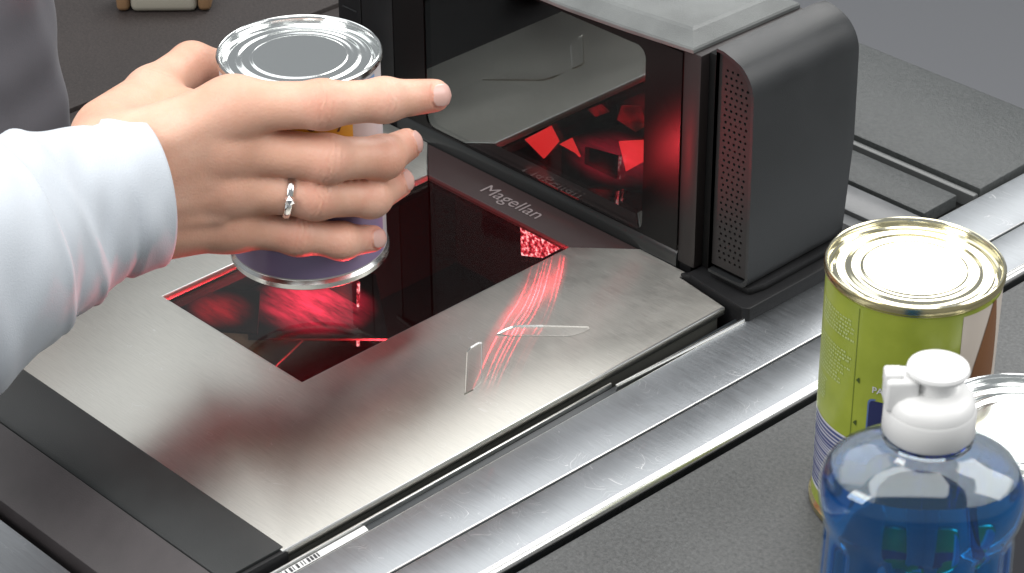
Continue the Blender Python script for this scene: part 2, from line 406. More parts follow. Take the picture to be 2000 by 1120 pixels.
#FACETS
RED_B = soft('glow_paint_bright', (1.0, 0.035, 0.09), 2.2); RED_M = soft('glow_paint_mid', (0.85, 0.02, 0.04), 0.60)  # soft laser glow painted as emission on sheets in the pit
BROWN = soft('glow_paint_brown', (0.30, 0.20, 0.12), 0.30, 40)  # brown glow painted as emission, no lamp behind it
facet('painted_laser_spot', [(-0.1300, -0.0122, -0.0046), (-0.1293, -0.0122, -0.0212), (-0.1135, -0.0122, -0.0160), (-0.1000, -0.0122, -0.0044)], RED_S)  # reflected laser speckle painted as emission
facet('painted_laser_glow', [(-0.2420, -0.1080, -0.0400), (-0.1900, -0.1450, -0.0400), (-0.1400, -0.0950, -0.0400), (-0.1920, -0.0580, -0.0400)], RED_B)
facet('painted_laser_glow', [(-0.1990, -0.0850, -0.0290), (-0.2010, -0.0850, -0.0680), (-0.1760, -0.0850, -0.0660), (-0.1740, -0.0850, -0.0251)], RED_M)
facet('painted_laser_line', [(-0.1737, -0.0849, -0.0251), (-0.1725, -0.0849, -0.0245), (-0.1752, -0.0849, -0.0648), (-0.1764, -0.0849, -0.0652)], RED_S)
facet('painted_laser_glow', [(-0.2400, -0.1480, -0.0300), (-0.2080, -0.1720, -0.0300), (-0.1780, -0.1480, -0.0300), (-0.2080, -0.1220, -0.0300)], RED_M)
facet('painted_brown_glow', [(-0.2150, -0.1950, -0.0450), (-0.1500, -0.1950, -0.0450), (-0.1800, -0.1100, -0.0452), (-0.2450, -0.1100, -0.0452)], BROWN)
# ---- tower
YF = 0.0107
box('tower_base', -0.2910, -0.0350, 0.0132, 0.086, -0.006, 0.0062, BLACK, sc, 0.0008)
sill = prism('tower_sill', [(0.0104, -0.003), (0.0104, 0.0042), (0.0112, 0.0070), (0.0131, 0.0090), (0.0131, -0.003)], -0.2500, -0.0425, plain('sill_black', (0.03, 0.032, 0.032), 0.28), sc, 0.0004, axis='x')
GL = pane_glass('tower_glass', 0.19, (0.66, 0.60, 0.60))
box('tower_glass', -0.2500, -0.0418, 0.0108, 0.0126, 0.0092, 0.1180, GL, sc, 0.0)
# printed border behind the glass: frame with rounded opening
def ring_prism(name, out, inn, y0, y1, mat):
    bm = bmesh.new(); n = len(inn)
    A = [bm.verts.new((x, y0, z)) for x, z in out]; B = [bm.verts.new((x, y0, z)) for x, z in inn]
    A2 = [bm.verts.new((x, y1, z)) for x, z in out]; B2 = [bm.verts.new((x, y1, z)) for x, z in inn]
    for i in range(n):
        j = (i+1) % n
        bm.faces.new((A[i], A[j], B[j], B[i])); bm.faces.new((A2[j], A2[i], B2[i], B2[j]))
        bm.faces.new((B[i], B[j], B2[j], B2[i])); bm.faces.new((A[j], A[i], A2[i], A2[j]))
    bmesh.ops.recalc_face_normals(bm, faces=bm.faces)
    return from_bm(name, bm, mat)
inn = rounded_rect(-0.2255, -0.0657, 0.0100, 0.1120, 0.006)
out = rounded_rect(-0.2496, -0.0420, 0.0092, 0.1176, 0.0004)
o = ring_prism('window_border', out, inn, 0.0101, 0.0107, plain('border_black', (0.010, 0.009, 0.009), 0.25, spec=0.2)); smooth_angle(o); put(o, sc)
# dark inside of the tower
tb = bmesh.new(); bm_box(tb, -0.250, -0.042, 0.0145, 0.084, 0.0066, 0.1185)
ff = min(tb.faces, key=lambda f: f.calc_center_median().y); bmesh.ops.delete(tb, geom=[ff], context='FACES_ONLY'); bmesh.ops.reverse_faces(tb, faces=tb.faces)
o = from_bm('tower_inside', tb, PIT); put(o, sc)
def tf(pts, mat, y=0.030, name='painted_lit_mirror'):  # mirror facets with the laser light painted on as red emission
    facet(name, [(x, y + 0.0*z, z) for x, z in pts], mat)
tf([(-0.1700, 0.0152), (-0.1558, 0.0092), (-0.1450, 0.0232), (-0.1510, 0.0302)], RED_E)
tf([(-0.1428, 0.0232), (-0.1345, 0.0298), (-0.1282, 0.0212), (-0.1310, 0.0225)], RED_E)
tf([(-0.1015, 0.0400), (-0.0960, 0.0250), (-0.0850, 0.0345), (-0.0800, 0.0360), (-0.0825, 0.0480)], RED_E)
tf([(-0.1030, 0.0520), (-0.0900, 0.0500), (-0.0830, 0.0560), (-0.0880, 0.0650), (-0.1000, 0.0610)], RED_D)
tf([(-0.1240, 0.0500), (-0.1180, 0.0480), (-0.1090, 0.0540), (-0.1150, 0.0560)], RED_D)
tf([(-0.0870, 0.0800), (-0.0800, 0.0780), (-0.0780, 0.0950), (-0.0830, 0.0960)], emit('laser_faint_paint', (0.25, 0.03, 0.03), 0.12))
# corner posts
POST = plain('post_plastic', (0.026, 0.021, 0.021), 0.40, spec=0.35)
box('corner_post', -0.0416, -0.0306, 0.0106, 0.085, 0.0035, 0.1195, POST, sc, 0.0006)
box('post_core', -0.0304, -0.0216, 0.0160, 0.085, 0.0030, 0.1200, DEEP, sc, 0.0004)
# left column with its keypad strip and small pale display
box('side_column', -0.2765, -0.2512, 0.0106, 0.085, 0.0035, 0.170, BLACK, sc, 0.0008)
col = box('control_column', -0.2960, -0.2772, 0.0106, 0.085, 0.0035, 0.170, BLACK, sc, 0.0008)
o = box('key_ridge', -0.2915, -0.2800, 0.0098, 0.0106, 0.0585, 0.0592, CHAR, None, 0.0002); o.parent = col
o = box('display', -0.2890, -0.2808, 0.0100, 0.0106, 0.0690, 0.0800, plain('display_blue_grey', (0.30, 0.36, 0.44), 0.2), None, 0.0002); o.parent = col
# lid
half = [(-0.0352, 0.0100), (-0.075, 0.0045), (-0.110, 0.0010), (-0.1455, 0.0000)]
front = half + [(-0.291-x, y) for x, y in half[:-1][::-1]]
lidpts = [(-0.0330, 0.084)] + front + [(-0.258, 0.084)]
def lid():
    bm = bmesh.new()
    cx, cy = -0.1455, 0.044
    def ring(z, off):
        vs = []
        for x, y in lidpts:
            dx, dy = x-cx, y-cy
            vs.append(bm.verts.new((cx + math.copysign(max(abs(dx)-off, 0.0), dx), cy + math.copysign(max(abs(dy)-off, 0), dy), z)))
        return vs
    rs = [ring(0.1190, 0.0008), ring(0.1196, 0), ring(0.1212, 0), ring(0.1222, 0.0006), ring(0.1264, 0.0075), ring(0.1270, 0.0095)]
    n = len(lidpts)
    for a, b in zip(rs[:-1], rs[1:]):
        for i in range(n): bm.faces.new((a[i], a[(i+1) % n], b[(i+1) % n], b[i]))
    bm.faces.new(rs[-1]); bm.faces.new(rs[0][::-1])
    bmesh.ops.recalc_face_normals(bm, faces=bm.faces)
    return smooth_angle(from_bm('tower_lid', bm, LIDGREY), 8)
put(lid(), sc)
# right hand speaker housing: curved charcoal shell with a perforated grille
arc = [(-0.0214, 0.1270), (-0.0170, 0.1268), (-0.0110, 0.1250)]
for k in range(1, 9):
    a = R(65 - 65*k/8); arc.append((-0.0165 + 0.0190*math.cos(a), 0.1070 + 0.0192*math.sin(a)))
low = [(0.0033, 0.060), (0.0040, 0.012)]
for k in range(1, 6):
    a = R(-90*k/5); low.append((-0.0010+0.0050*math.cos(a), 0.0112+0.0052*math.sin(a)))
prof = arc + low + [(-0.0214, 0.0060)]
def shell():
    bm = bmesh.new(); n = len(prof)
    cxp = (-0.010, 0.06)
    def ring(y, s):
        return [bm.verts.new((cxp[0]+(x-cxp[0])*1.0 - (s if x > -0.02 else 0)*(1 if x > cxp[0] else 0), y, z - (s if z > 0.1 else 0))) for x, z in prof]
    def back_y(z): return 0.0905 if z > 0.037 else 0.0855
    inner = []
    fx = [(min(x, x-0.0016) if x > -0.0205 else x, (z-0.0016 if z > 0.09 else z+0.0016 if z < 0.02 else z)) for x, z in prof]
    r0i = [bm.verts.new((x, YF+0.0035, z)) for x, z in fx]; r0j = [bm.verts.new((x, YF, z)) for x, z in fx]
    r1 = [bm.verts.new((x, YF, z)) for x, z in prof]
    rs = [r0i, r0j, r1]
    rs.append([bm.verts.new((x, back_y(z)-0.010, z)) for x, z in prof])
    rs.append([bm.verts.new((x-(0.0012 if x > -0.01 else 0), back_y(z)-0.002, z-(0.0012 if z > 0.09 else 0))) for x, z in prof])
    rs.append([bm.verts.new((x-(0.004 if x > -0.01 else 0), back_y(z), z-(0.004 if z > 0.09 else 0))) for x, z in prof])
    for a, b in zip(rs[:-1], rs[1:]):
        for i in range(n): bm.faces.new((a[i], a[(i+1) % n], b[(i+1) % n], b[i]))
    bm.faces.new(rs[-1])
    bmesh.ops.recalc_face_normals(bm, faces=bm.faces)
    return smooth_angle(from_bm('speaker_housing', bm, CHAR), 35)
sh = put(shell(), sc)
# grille plate: cells with an octagonal hole each
def grille():
    bm = bmesh.new(); y0 = YF+0.0022; xa, xb, za, zb = -0.0212, 0.0012, 0.0100, 0.1250
    nx, nz = 7, 34; cw, ch = (xb-xa)/nx, (zb-za)/nz
    def inside(x, z):
        if z > 0.1075: 
            return (x+0.0165)/0.0180 < 0 or ((max(0, x+0.0165)/0.0180)**2 + ((z-0.1070)/0.0182)**2) < 1
        return x < 0.0025
    for i in range(nx):
        for k in range(nz):
            cx, cz = xa+(i+0.5)*cw, za+(k+0.5)*ch
            if not inside(cx+cw*0.25, cz+ch*0.3): continue
            hole = 1 <= i <= 5 and 1 <= k <= nz-3 and inside(cx+cw*0.9, cz+ch*1.2)
            sq = [(cx+dx*cw/2, cz+dz*ch/2) for dx, dz in ((1, 0), (1, 1), (0, 1), (-1, 1), (-1, 0), (-1, -1), (0, -1), (1, -1))]
            A = [bm.verts.new((x, y0, z)) for x, z in sq]
            if not hole: bm.faces.new(A); continue
            off = (0.25 if k % 2 else -0.25)*cw*0.5; r = 0.00078
            Bv = [bm.verts.new((cx+off+r*math.cos(R(45*q)), y0, cz+r*math.sin(R(45*q)))) for q in range(8)]
            Dv = [bm.verts.new((v.co.x, y0+0.0030, v.co.z)) for v in Bv]
            for q in range(8):
                w = (q+1) % 8
                bm.faces.new((A[q], A[w], Bv[w], Bv[q])); bm.faces.new((Bv[q], Bv[w], Dv[w], Dv[q]))
            bm.faces.new(Dv)
    bmesh.ops.remove_doubles(bm, verts=bm.verts, dist=1e-6); bmesh.ops.recalc_face_normals(bm, faces=bm.faces)
    for f in bm.faces:
        if f.calc_center_median().y > y0+0.0025: f.material_index = 1
    return from_bm('speaker_grille', bm, [plain('grille_plastic', (0.028, 0.025, 0.025), 0.5, spec=0.35), DEEP])
put(grille(), sc)
# plinth under housing
pl = prism('tower_plinth', [(-0.0318, 0.0068), (0.0088, 0.0018), (0.0118, 0.0040), (0.0135, 0.100), (-0.030, 0.100)], -0.02, 0.0022, BLACK, sc, 0.0008)
prism('housing_foot', [(-0.0205, 0.0125), (0.0040, 0.0125), (0.0062, 0.0220), (0.0062, 0.084), (-0.0205, 0.084)], 0.0023, 0.0062, BLACK, sc, 0.0012)
prism('plinth_nose', [(-0.0345, 0.0052), (-0.0335, 0.0075), (-0.0305, 0.0100), (-0.0285, 0.0067)], -0.01, 0.0018, BLACK, sc, 0.0006)
# scale channel between platter and rail, bright lip in two lengths, coded sticker
ch = prism('scale_channel', [(0.0002, -0.030), (0.0002, -0.016), (0.0046, -0.0062), (0.0080, -0.0073), (0.0081, -0.030)], -0.33, 0.06,
           plain('channel_dark', (0.022, 0.027, 0.031), 0.28), sc, 0.0, axis='y')
def lip(y0, y1, xa, xb):
    o = prism('channel_lip', [(xa-0.0006, y0), (xa+0.0006, y0), (xb+0.0006, y1), (xb-0.0006, y1)], -0.0068, -0.0038, CHROME, sc, 0.0003)
lip(-0.33, -0.0830, 0.0040, 0.0038); lip(-0.0826, 0.0330, 0.0066, 0.0108)
stk = facet('sticker', [(0.0050, -0.33, -0.0050), (0.0052, -0.236, -0.0050), (0.0080, -0.236, -0.0060), (0.0080, -0.33, -0.0060)], WHITE, sc, -0.0006)
bars = bmesh.new(); y = -0.318
while y < -0.262:
    w = random.choice((0.0005, 0.0008, 0.0012)); t0 = (y+0.33)/0.094
    xa, xb = 0.0054, 0.0076
    bars.faces.new([bars.verts.new(p) for p in ((xa, y, -0.00500), (xb, y, -0.00570), (xb, y+w, -0.00570), (xa, y+w, -0.00500))])
    y += w + random.choice((0.0006, 0.0009, 0.0014))
o = from_bm('bar_code', bars, plain('bar_ink', (0.03, 0.03, 0.035), 0.5)); o.parent = stk

# bumper bar along the operator edge of the platter
bar = empty('bumper_bar', (-0.16, -0.30, -0.02)); tag(bar, 'dark grey bar with sloping side along the lower left edge of the steel platter', 'bar')
prism('bar_body', [(-0.2735, -0.03), (-0.2735, -0.0006), (-0.2750, 0.0006), (-0.3040, 0.0006), (-0.3060, -0.0004), (-0.3060, -0.03)], -0.75, -0.0020, DARKBAR, bar, 0.0005, axis='x')
prism('bar_skirt', [(-0.3062, -0.03), (-0.3062, -0.0010), (-0.3068, -0.0012), (-0.3280, -0.0180), (-0.3285, -0.03)], -0.75, -0.0022, plain('skirt_paint', (0.060, 0.052, 0.054), 0.5, grain=0.3, gscale=1500), bar, 0.0003, axis='x')
prism('bar_cap', [(-0.2735, -0.03), (-0.2735, -0.0016), (-0.2752, -0.0004), (-0.3038, -0.0004), (-0.3055, -0.0012), (-0.3270, -0.0188), (-0.3275, -0.03)], -0.0018, 0.0006, BLACK, bar, 0.0008, axis='x')

# ================================================================== CANS
def can_mats(lid_col, side_col):
    return plain('lid_metal', lid_col, 0.13, 1.0), plain('can_metal', side_col, 0.2, 1.0)
def make_can(label, loc, r, h, lidm, bodym, labelm, group, relief=0.00028, nring=2):
    x, y, z = loc
    t = empty('food_can', loc); tag(t, label, 'can', group)
    rb = r*0.962
    lathe('body', [(0, z+0.0035), (r*0.93, z+0.0035), (r*0.945, z+0.0012), (r*0.975, z), (r, z+0.0008), (r*1.0, z+0.0032), (rb, z+0.0046), (rb, z+h-0.0046), (r*1.0, z+h-0.0032), (r, z+h-0.0008), (r*0.985, z+h)], x, y, bodym, t, 128)
    lathe('label', [(rb, z+0.0050), (rb+0.0004, z+0.0052), (rb+0.0004, z+h-0.0052), (rb, z+h-0.0050)], x, y, labelm, t, 128)
    zt = z+h
    P = [(r*0.986, zt), (r*0.975, zt+0.0003), (r*0.962, zt), (r*0.950, zt-0.0012), (r*0.942, zt-0.0036), (r*0.92, zt-0.0041)]
    q = 0.90
    while q > 0.56:
        e = min(1, (0.90-q)/0.04, (q-0.56)/0.03)
        P.append((r*q, zt-0.0038 + 0.0009*(0.90-q)/0.34 + e*relief*math.sin((0.90-q)/0.34*2*math.pi*nring))); q -= 0.008
    P += [(r*0.55, zt-0.0029), (r*0.3, zt-0.00285), (0, zt-0.0028)]
    lathe('lid', P, x, y, lidm, t, 128, 50)
    return t, rb+0.0004
def bend(o_or_me, cx, cy, rad, a0, z0, off=0.00025):
    """wrap a flat mesh (x right, y up) round a can; a0: angle of x = 0, x grows to the right seen from outside"""
    for v in o_or_me.vertices:
        a = a0 + v.co.x/rad
        v.co = Vector((cx+(rad+off)*math.cos(a), cy+(rad+off)*math.sin(a), z0+v.co.y))
def patch(name, cx, cy, rad, a0, w, z0, h, mat, parent, off=0.0002, n=10, pts=None):
    bm = bmesh.new()
    if pts is None:
        n = max(4, int(w/0.0010))
        for i in range(n):
            x0, x1 = w*i/n, w*(i+1)/n
            bm.faces.new([bm.verts.new(p) for p in ((x0, 0, 0), (x1, 0, 0), (x1, h, 0), (x0, h, 0))])
        bmesh.ops.remove_doubles(bm, verts=bm.verts, dist=1e-7)
    else:
        bm.faces.new([bm.verts.new((x, y, 0)) for x, y in pts])
        bmesh.ops.triangulate(bm, faces=bm.faces)
        for _ in range(2): bmesh.ops.subdivide_edges(bm, edges=bm.edges, cuts=1, use_grid_fill=True)
    me = bpy.data.meshes.new(name); bm.to_mesh(me); bm.free()
    bend(me, cx, cy, rad, a0, z0, off)
    o = link(name, me, mat, None, True); put(o, parent); return o
lidG, bodG = can_mats((0.80, 0.76, 0.58), (0.62, 0.54, 0.30))
lidS, bodS = can_mats((0.86, 0.88, 0.87), (0.66, 0.67, 0.66))

def label_green():
    t = NT('green_label'); t.set(Roughness=0.28)
    v = t.coord(); n = t.noise(v, 60, 4); 
    t.l.new(t.ramp(n, [(0.3, (0.275, 0.335, 0.034)), (0.7, (0.35, 0.41, 0.048))]), t.p.inputs['Base Color']); return t.m
# held can
HC = (-0.1422, -0.1401, 0.030); HR, HH = 0.0380, 0.106
HCAN, hr = make_can('silver topped food can held over the scanner window by the hand', HC, HR, HH, lidS, bodS, plain('held_can_label', (0.62, 0.60, 0.62), 0.35), 'food cans')
# frame of the held can as the camera side sees it
U = Vector((0.694, 0.720, 0)); W = Vector((0.720, -0.694, 0)); AW = math.atan2(W.y, W.x)
patch('print_patch', HC[0], HC[1], hr, AW-0.30, 0.0385, 0.030+0.0600, 0.040, plain('label_yellow', (0.85, 0.50, 0.06), 0.35), HCAN)
patch('print_patch', HC[0], HC[1], hr, AW-1.10, 0.0330, 0.030+0.0600, 0.040, plain('label_brown', (0.22, 0.10, 0.075), 0.35), HCAN)
patch('print_patch', HC[0], HC[1], hr, AW-1.4, 0.100, 0.030+0.0060, 0.0450, plain('label_violet', (0.30, 0.24, 0.42), 0.35), HCAN)
patch('print_patch', HC[0], HC[1], hr, AW+0.80, 0.0150, 0.030+0.086, 0.0145, plain('label_sky', (0.20, 0.36, 0.62), 0.35), HCAN, 0.0004)
me = text_mesh('easy', 0.011, 0.0001); bend(me, HC[0], HC[1], hr, AW+0.12, 0.030+0.0835, 0.0005)
put(link('print_lettering', me, plain('ink_brown', (0.16, 0.07, 0.04), 0.4)), HCAN)

# green can in front
GC = (0.1480, -0.0545, -0.0092); GR, GH = 0.0373, 0.1205
GCAN, gr_ = make_can('green labelled food can with gold rim standing right of the rails', GC, GR, GH, lidG, bodG, label_green(), 'food cans')
# angles: direction towards the camera seen from this can
ac = math.atan2(-0.78899-GC[1], 0.67656-GC[0])
prt = plain('label_pale_ink', (0.50, 0.58, 0.25), 0.35); navy = plain('label_dark_blue', (0.018, 0.025, 0.10), 0.3); palew = plain('label_white', (0.62, 0.62, 0.66), 0.35)
inkg = plain('label_dark_green', (0.05, 0.08, 0.01), 0.4); inkb = plain('label_blue_ink', (0.06, 0.08, 0.22), 0.4)
zb = GC[2]
def gp(name, da, w, z, h, mat, off=0.0002, **k): return patch(name, GC[0], GC[1], gr_, ac+da, w, zb+z, h, mat, GCAN, off, **k)
gp('barcode_panel', -1.40, 0.0380, 0.0120, 0.0380, palew)
gp('label_seam', -0.60, 0.0004, 0.0060, 0.1080, plain('seam_green', (0.15, 0.20, 0.02), 0.35), 0.00015)
xk = 0.0; k = 0
bm = bmesh.new(); yy = 0.0
while yy < 0.0345:
    hh = random.choice((0.0005, 0.0008, 0.0013))
    for i in range(24):
        x0, x1 = 0.0340*i/24, 0.0340*(i+1)/24
        bm.faces.new([bm.verts.new(p) for p in ((x0, yy, 0), (x1, yy, 0), (x1, yy+hh, 0), (x0, yy+hh, 0))])
    yy += hh + random.choice((0.0005, 0.0008, 0.0010))
me = bpy.data.meshes.new('barcode'); bm.to_mesh(me); bm.free(); bend(me, GC[0], GC[1], gr_, ac-1.37, zb+0.0140, 0.0004); put(link('barcode', me, inkb), GCAN)
# blocks of small print: rows of tiny uneven strokes
def small_print(da, w, ztop, rows, pitch, mat):
    bm = bmesh.new()
    for rI in range(rows):
        x = 0.0; lim = w*random.uniform(0.72, 1.0)
        while x < lim:
            l = random.uniform(0.0008, 0.0032); yv = -rI*pitch
            if x+l > lim: break
            for (a, b) in ((0, 0.45), (0.6, 1.0)):
                hh = random.uniform(0.0006, 0.0010)
                bm.faces.new([bm.verts.new(p) for p in ((x+a*l, yv, 0), (x+b*l, yv, 0), (x+b*l, yv+hh, 0), (x+a*l, yv+hh, 0))])
            x += l + 0.0007
    me = bpy.data.meshes.new('small_print'); bm.to_mesh(me); bm.free(); bend(me, GC[0], GC[1], gr_, ac+da, ztop+zb, 0.00035)
    o = put(link('small_print', me, mat), GCAN); o['kind'] = 'stuff'
small_print(-1.30, 0.0260, 0.1060, 6, 0.0018, prt); small_print(-1.30, 0.0260, 0.0900, 10, 0.0018, prt); small_print(-1.36, 0.0120, 0.0700, 7, 0.0017, prt)
gp('name_panel', -0.38, 0.030, 0.0430, 0.0300, navy, pts=rounded_rect(0, 0.030, 0, 0.030, 0.002, 3))
gp('panel_outline', -0.40, 0.0315, 0.0422, 0.0316, plain('label_light_blue', (0.10, 0.16, 0.36), 0.3), 0.0001, pts=rounded_rect(0, 0.0315, 0, 0.0316, 0.0024, 3))
for zz in (0.0800, 0.0590): gp('fold_mark', -0.57, 0, zz, 0, inkg, 0.0003, pts=[(0, 0), (0.0012, 0.0016), (0.0018, 0.0016), (0.0018, -0.001)])
me = text_mesh('PA', 0.0042, 0.00005); bend(me, GC[0], GC[1], gr_, ac-0.36, zb+0.0770, 0.0004); put(link('print_lettering', me, palew), GCAN)
gp('white_panel', 0.62, 0.034, 0.0060, 0.1080, plain('label_cream', (0.66, 0.58, 0.50), 0.35), 0.00015)
gp('white_panel_base', 0.62, 0.034, 0.0060, 0.0575, inkg, 0.0003)
# wooden-spoon-like brown drop picture on the white panel
gp('brown_picture', 0.72, 0, 0.0645, 0, plain('label_wood_brown', (0.20, 0.075, 0.018), 0.35), 0.0004,
   pts=curve([(0.014, 0.050), (0.008, 0.034), (0.003, 0.018), (0.0035, 0.006), (0.009, 0.0015), (0.016, 0.004), (0.020, 0.014), (0.0195, 0.034), (0.0165, 0.050)], 3))

# third can, cut by the frame's right edge
TC = (0.2262, -0.0816, -0.0092)
#THIRD
make_can('silver lidded can behind the blue bottle, cut by the right edge', TC, 0.0373, 0.0905, lidS, bodS, plain('third_label', (0.10, 0.10, 0.11), 0.35), 'food cans')

# ================================================================== BOTTLE
BX, BY, BZ = 0.2775, -0.2190, -0.0092
bt = empty('dish_soap_bottle', (BX, BY, BZ)); tag(bt, 'clear bottle of blue dish soap with white flip cap in the front right corner', 'bottle')
BROT = math.atan2(0.72, 0.694)
def clear_plastic():
    t = NT('clear_bottle'); t.set(Base_Color=(0.97, 0.99, 1.0), Roughness=0.02, IOR=1.45); t.p.inputs['Transmission Weight'].default_value = 1.0; return t.m
def liquid():
    t = NT('blue_soap'); t.set(Base_Color=(0.0, 0.40, 0.92), Roughness=0.0, IOR=1.42); t.p.inputs['Transmission Weight'].default_value = 0.955
    va = t.new('ShaderNodeVolumeAbsorption'); va.inputs['Color'].default_value = (0.02, 0.60, 0.97, 1); va.inputs['Density'].default_value = 17
    t.l.new(va.outputs[0], t.out.inputs['Volume']); return t.m
# (half width a, half depth b, z)
CZ = 0.1790 - 0.0                                   # underside of the cap
secs = [(0.030, 0.021, 0.000), (0.0325, 0.0240, 0.002), (0.0330, 0.0250, 0.006), (0.0330, 0.0250, 0.060), (0.0325, 0.0250, 0.120), (0.0320, 0.0247, 0.1425), (0.0322, 0.0249, 0.1450), (0.0334, 0.0258, 0.1470),
        (0.0344, 0.0266, 0.152), (0.0346, 0.0268, 0.157), (0.0338, 0.0262, 0.162), (0.0310, 0.0243, 0.1665), (0.0255, 0.0212, 0.1700), (0.0195, 0.0175, 0.1722), (0.0152, 0.0150, 0.1738), (0.0136, 0.0136, 0.1754), (0.0132, 0.0132, 0.1800), (0.0132, 0.0132, 0.1880)]
def body_shell(name, secs, mat, inset=0.0, zlo=None, zhi=None, thick=None, flute=0.0011):
    n = 96; v, f = [], []
    def interp(z):
        for (a0, b0, z0), (a1, b1, z1) in zip(secs[:-1], secs[1:]):
            if z0 <= z <= z1:
                t = (z-z0)/(z1-z0); t = t*t*(3-2*t) if False else t
                return a0+(a1-a0)*t, b0+(b1-b0)*t
        return secs[-1][:2]
    def rings(ins, zl, zh, N=90):
        R_ = []
        for i in range(N+1):
            z = zl+(zh-zl)*i/N
            za = [interp(min(max(z+d, secs[0][2]), secs[-1][2])) for d in (-0.002, -0.001, 0, 0.001, 0.002)]
            a, b = sum(q[0] for q in za)/5 - ins, sum(q[1] for q in za)/5 - ins
            ids = []
            for k in range(n):
                t = 2*math.pi*k/n; e = 0.86
                cx, sy = math.cos(t), math.sin(t)
                x = a*math.copysign(abs(cx)**e, cx); y = b*math.copysign(abs(sy)**e, sy)
                if 0.010 < z < 0.143:
                    w = min(1, (z-0.010)/0.004, (0.143-z)/0.003); g = 1 - flute/a*w*(0.5+0.5*math.cos(t*12))**3*2.0; x *= g; y *= g
                ids.append(len(v)); v.append((BX+x*math.cos(BROT)-y*math.sin(BROT), BY+x*math.sin(BROT)+y*math.cos(BROT), BZ+z))
            R_.append(ids)
        return R_
    def quads(R_, flip):
        for A, B in zip(R_[:-1], R_[1:]):
            for k in range(n):
                q = (A[k], A[(k+1) % n], B[(k+1) % n], B[k]); f.append(q[::-1] if flip else q)
    Ro = rings(inset, zlo, zhi); quads(Ro, False); f.append(tuple(Ro[0][::-1]))
    if thick:
        Ri = rings(inset+thick, zlo+thick, zhi); quads(Ri, True); f.append(tuple(Ri[0]))
        for k in range(n): f.append((Ro[-1][k], Ro[-1][(k+1) % n], Ri[-1][(k+1) % n], Ri[-1][k]))
    else: f.append(tuple(Ro[-1]))
    o = from_py(name, v, f, mat); smooth_angle(o, 40); put(o, bt); return o
body_shell('bottle_body', secs, pane_glass('clear_bottle_wall', 0.055, (0.965, 0.985, 0.995)), 0, 0, 0.1815, 0.0009)
body_shell('soap', secs, liquid(), 0.0007, 0.0007, 0.1655)
zc = BZ+0.1800
lathe('neck_ring', [(0.0137, zc-0.0025), (0.0150, zc-0.0022), (0.0152, zc-0.0005), (0.0138, zc-0.0002)], BX, BY, clear_plastic(), bt, 72)
# ribbed cap
def ribbed():
    v, f = [], []; n = 120; zs = [(0.0145, zc+0.0002), (0.0152, zc+0.0012), (0.0150, zc+0.0095), (0.0147, zc+0.0105)]
    rr = []
    for i, (r, z) in enumerate(zs):
        ids = []
        for k in range(n):
            a = 2*math.pi*k/n; q = r*(1 + (0.010 if (k % 2 and 0 < i < 3) else 0)); ids.append(len(v)); v.append((BX+q*math.cos(a), BY+q*math.sin(a), z))
        rr.append(ids)
    for A, B in zip(rr[:-1], rr[1:]):
        for k in range(n): f.append((A[k], A[(k+1) % n], B[(k+1) % n], B[k]))
    f.append(tuple(rr[0][::-1])); f.append(tuple(rr[-1]))
    return from_py('cap_skirt', v, f, WHITE)
cap = put(smooth_angle(ribbed(), 50), bt)
lathe('cap_dome', [(0.0146, zc+0.0106), (0.0143, zc+0.0128), (0.0130, zc+0.0150), (0.0105, zc+0.0166), (0.0080, zc+0.0172), (0, zc+0.0173)], BX, BY, WHITE, bt, 72)
lathe('pull_stem', [(0.0066, zc+0.0171), (0.0063, zc+0.0190), (0.0063, zc+0.0205), (0.0072, zc+0.0220), (0.0098, zc+0.0232), (0.0103, zc+0.0244), (0.0099, zc+0.0255), (0.0085, zc+0.0260), (0, zc+0.0261)], BX+0.001, BY+0.001, WHITE, bt, 72)
# spout lug on the left of the cap
lu = bmesh.new(); bm_box(lu, -0.0155, -0.0050, -0.0055, 0.0055, 0.0108, 0.0225, 0.0012, 3); bm_box(lu, -0.0160, -0.0100, -0.0032, 0.0032, 0.0185, 0.0242, 0.0010, 3)
lug = from_bm('spout', lu, WHITE); smooth_angle(lug, 40)
lug.data.transform(Matrix.Translation((BX, BY, zc)) @ Matrix.Rotation(BROT, 4, 'Z')); put(lug, bt)

# small product on the far counter, top edge of the picture
PP = empty('product_pack', (-0.4725, 0.0215, -0.005)); tag(PP, 'small cream and orange product pack on the dark counter at the top edge', 'pack')
def pack():
    bm = bmesh.new(); bm_box(bm, -0.020, 0.020, -0.011, 0.011, 0.0, 0.020, 0.004, 3)
    o = from_bm('pack_body', bm, plain('cream_card', (0.36, 0.34, 0.28), 0.6)); smooth_angle(o)
    o.data.transform(Matrix.Rotation(BROT, 4, 'Z')); o.parent = PP
    for s in (-1, 1):
        bm = bmesh.new(); bm_box(bm, s*0.0245-0.004, s*0.0245+0.004, -0.0105, 0.0105, 0.0005, 0.0195, 0.003, 3)
        o = from_bm('pack_end', bm, plain('orange_card', (0.24, 0.14, 0.07), 0.6)); smooth_angle(o)
        o.data.transform(Matrix.Rotation(BROT, 4, 'Z')); o.parent = PP
pack()

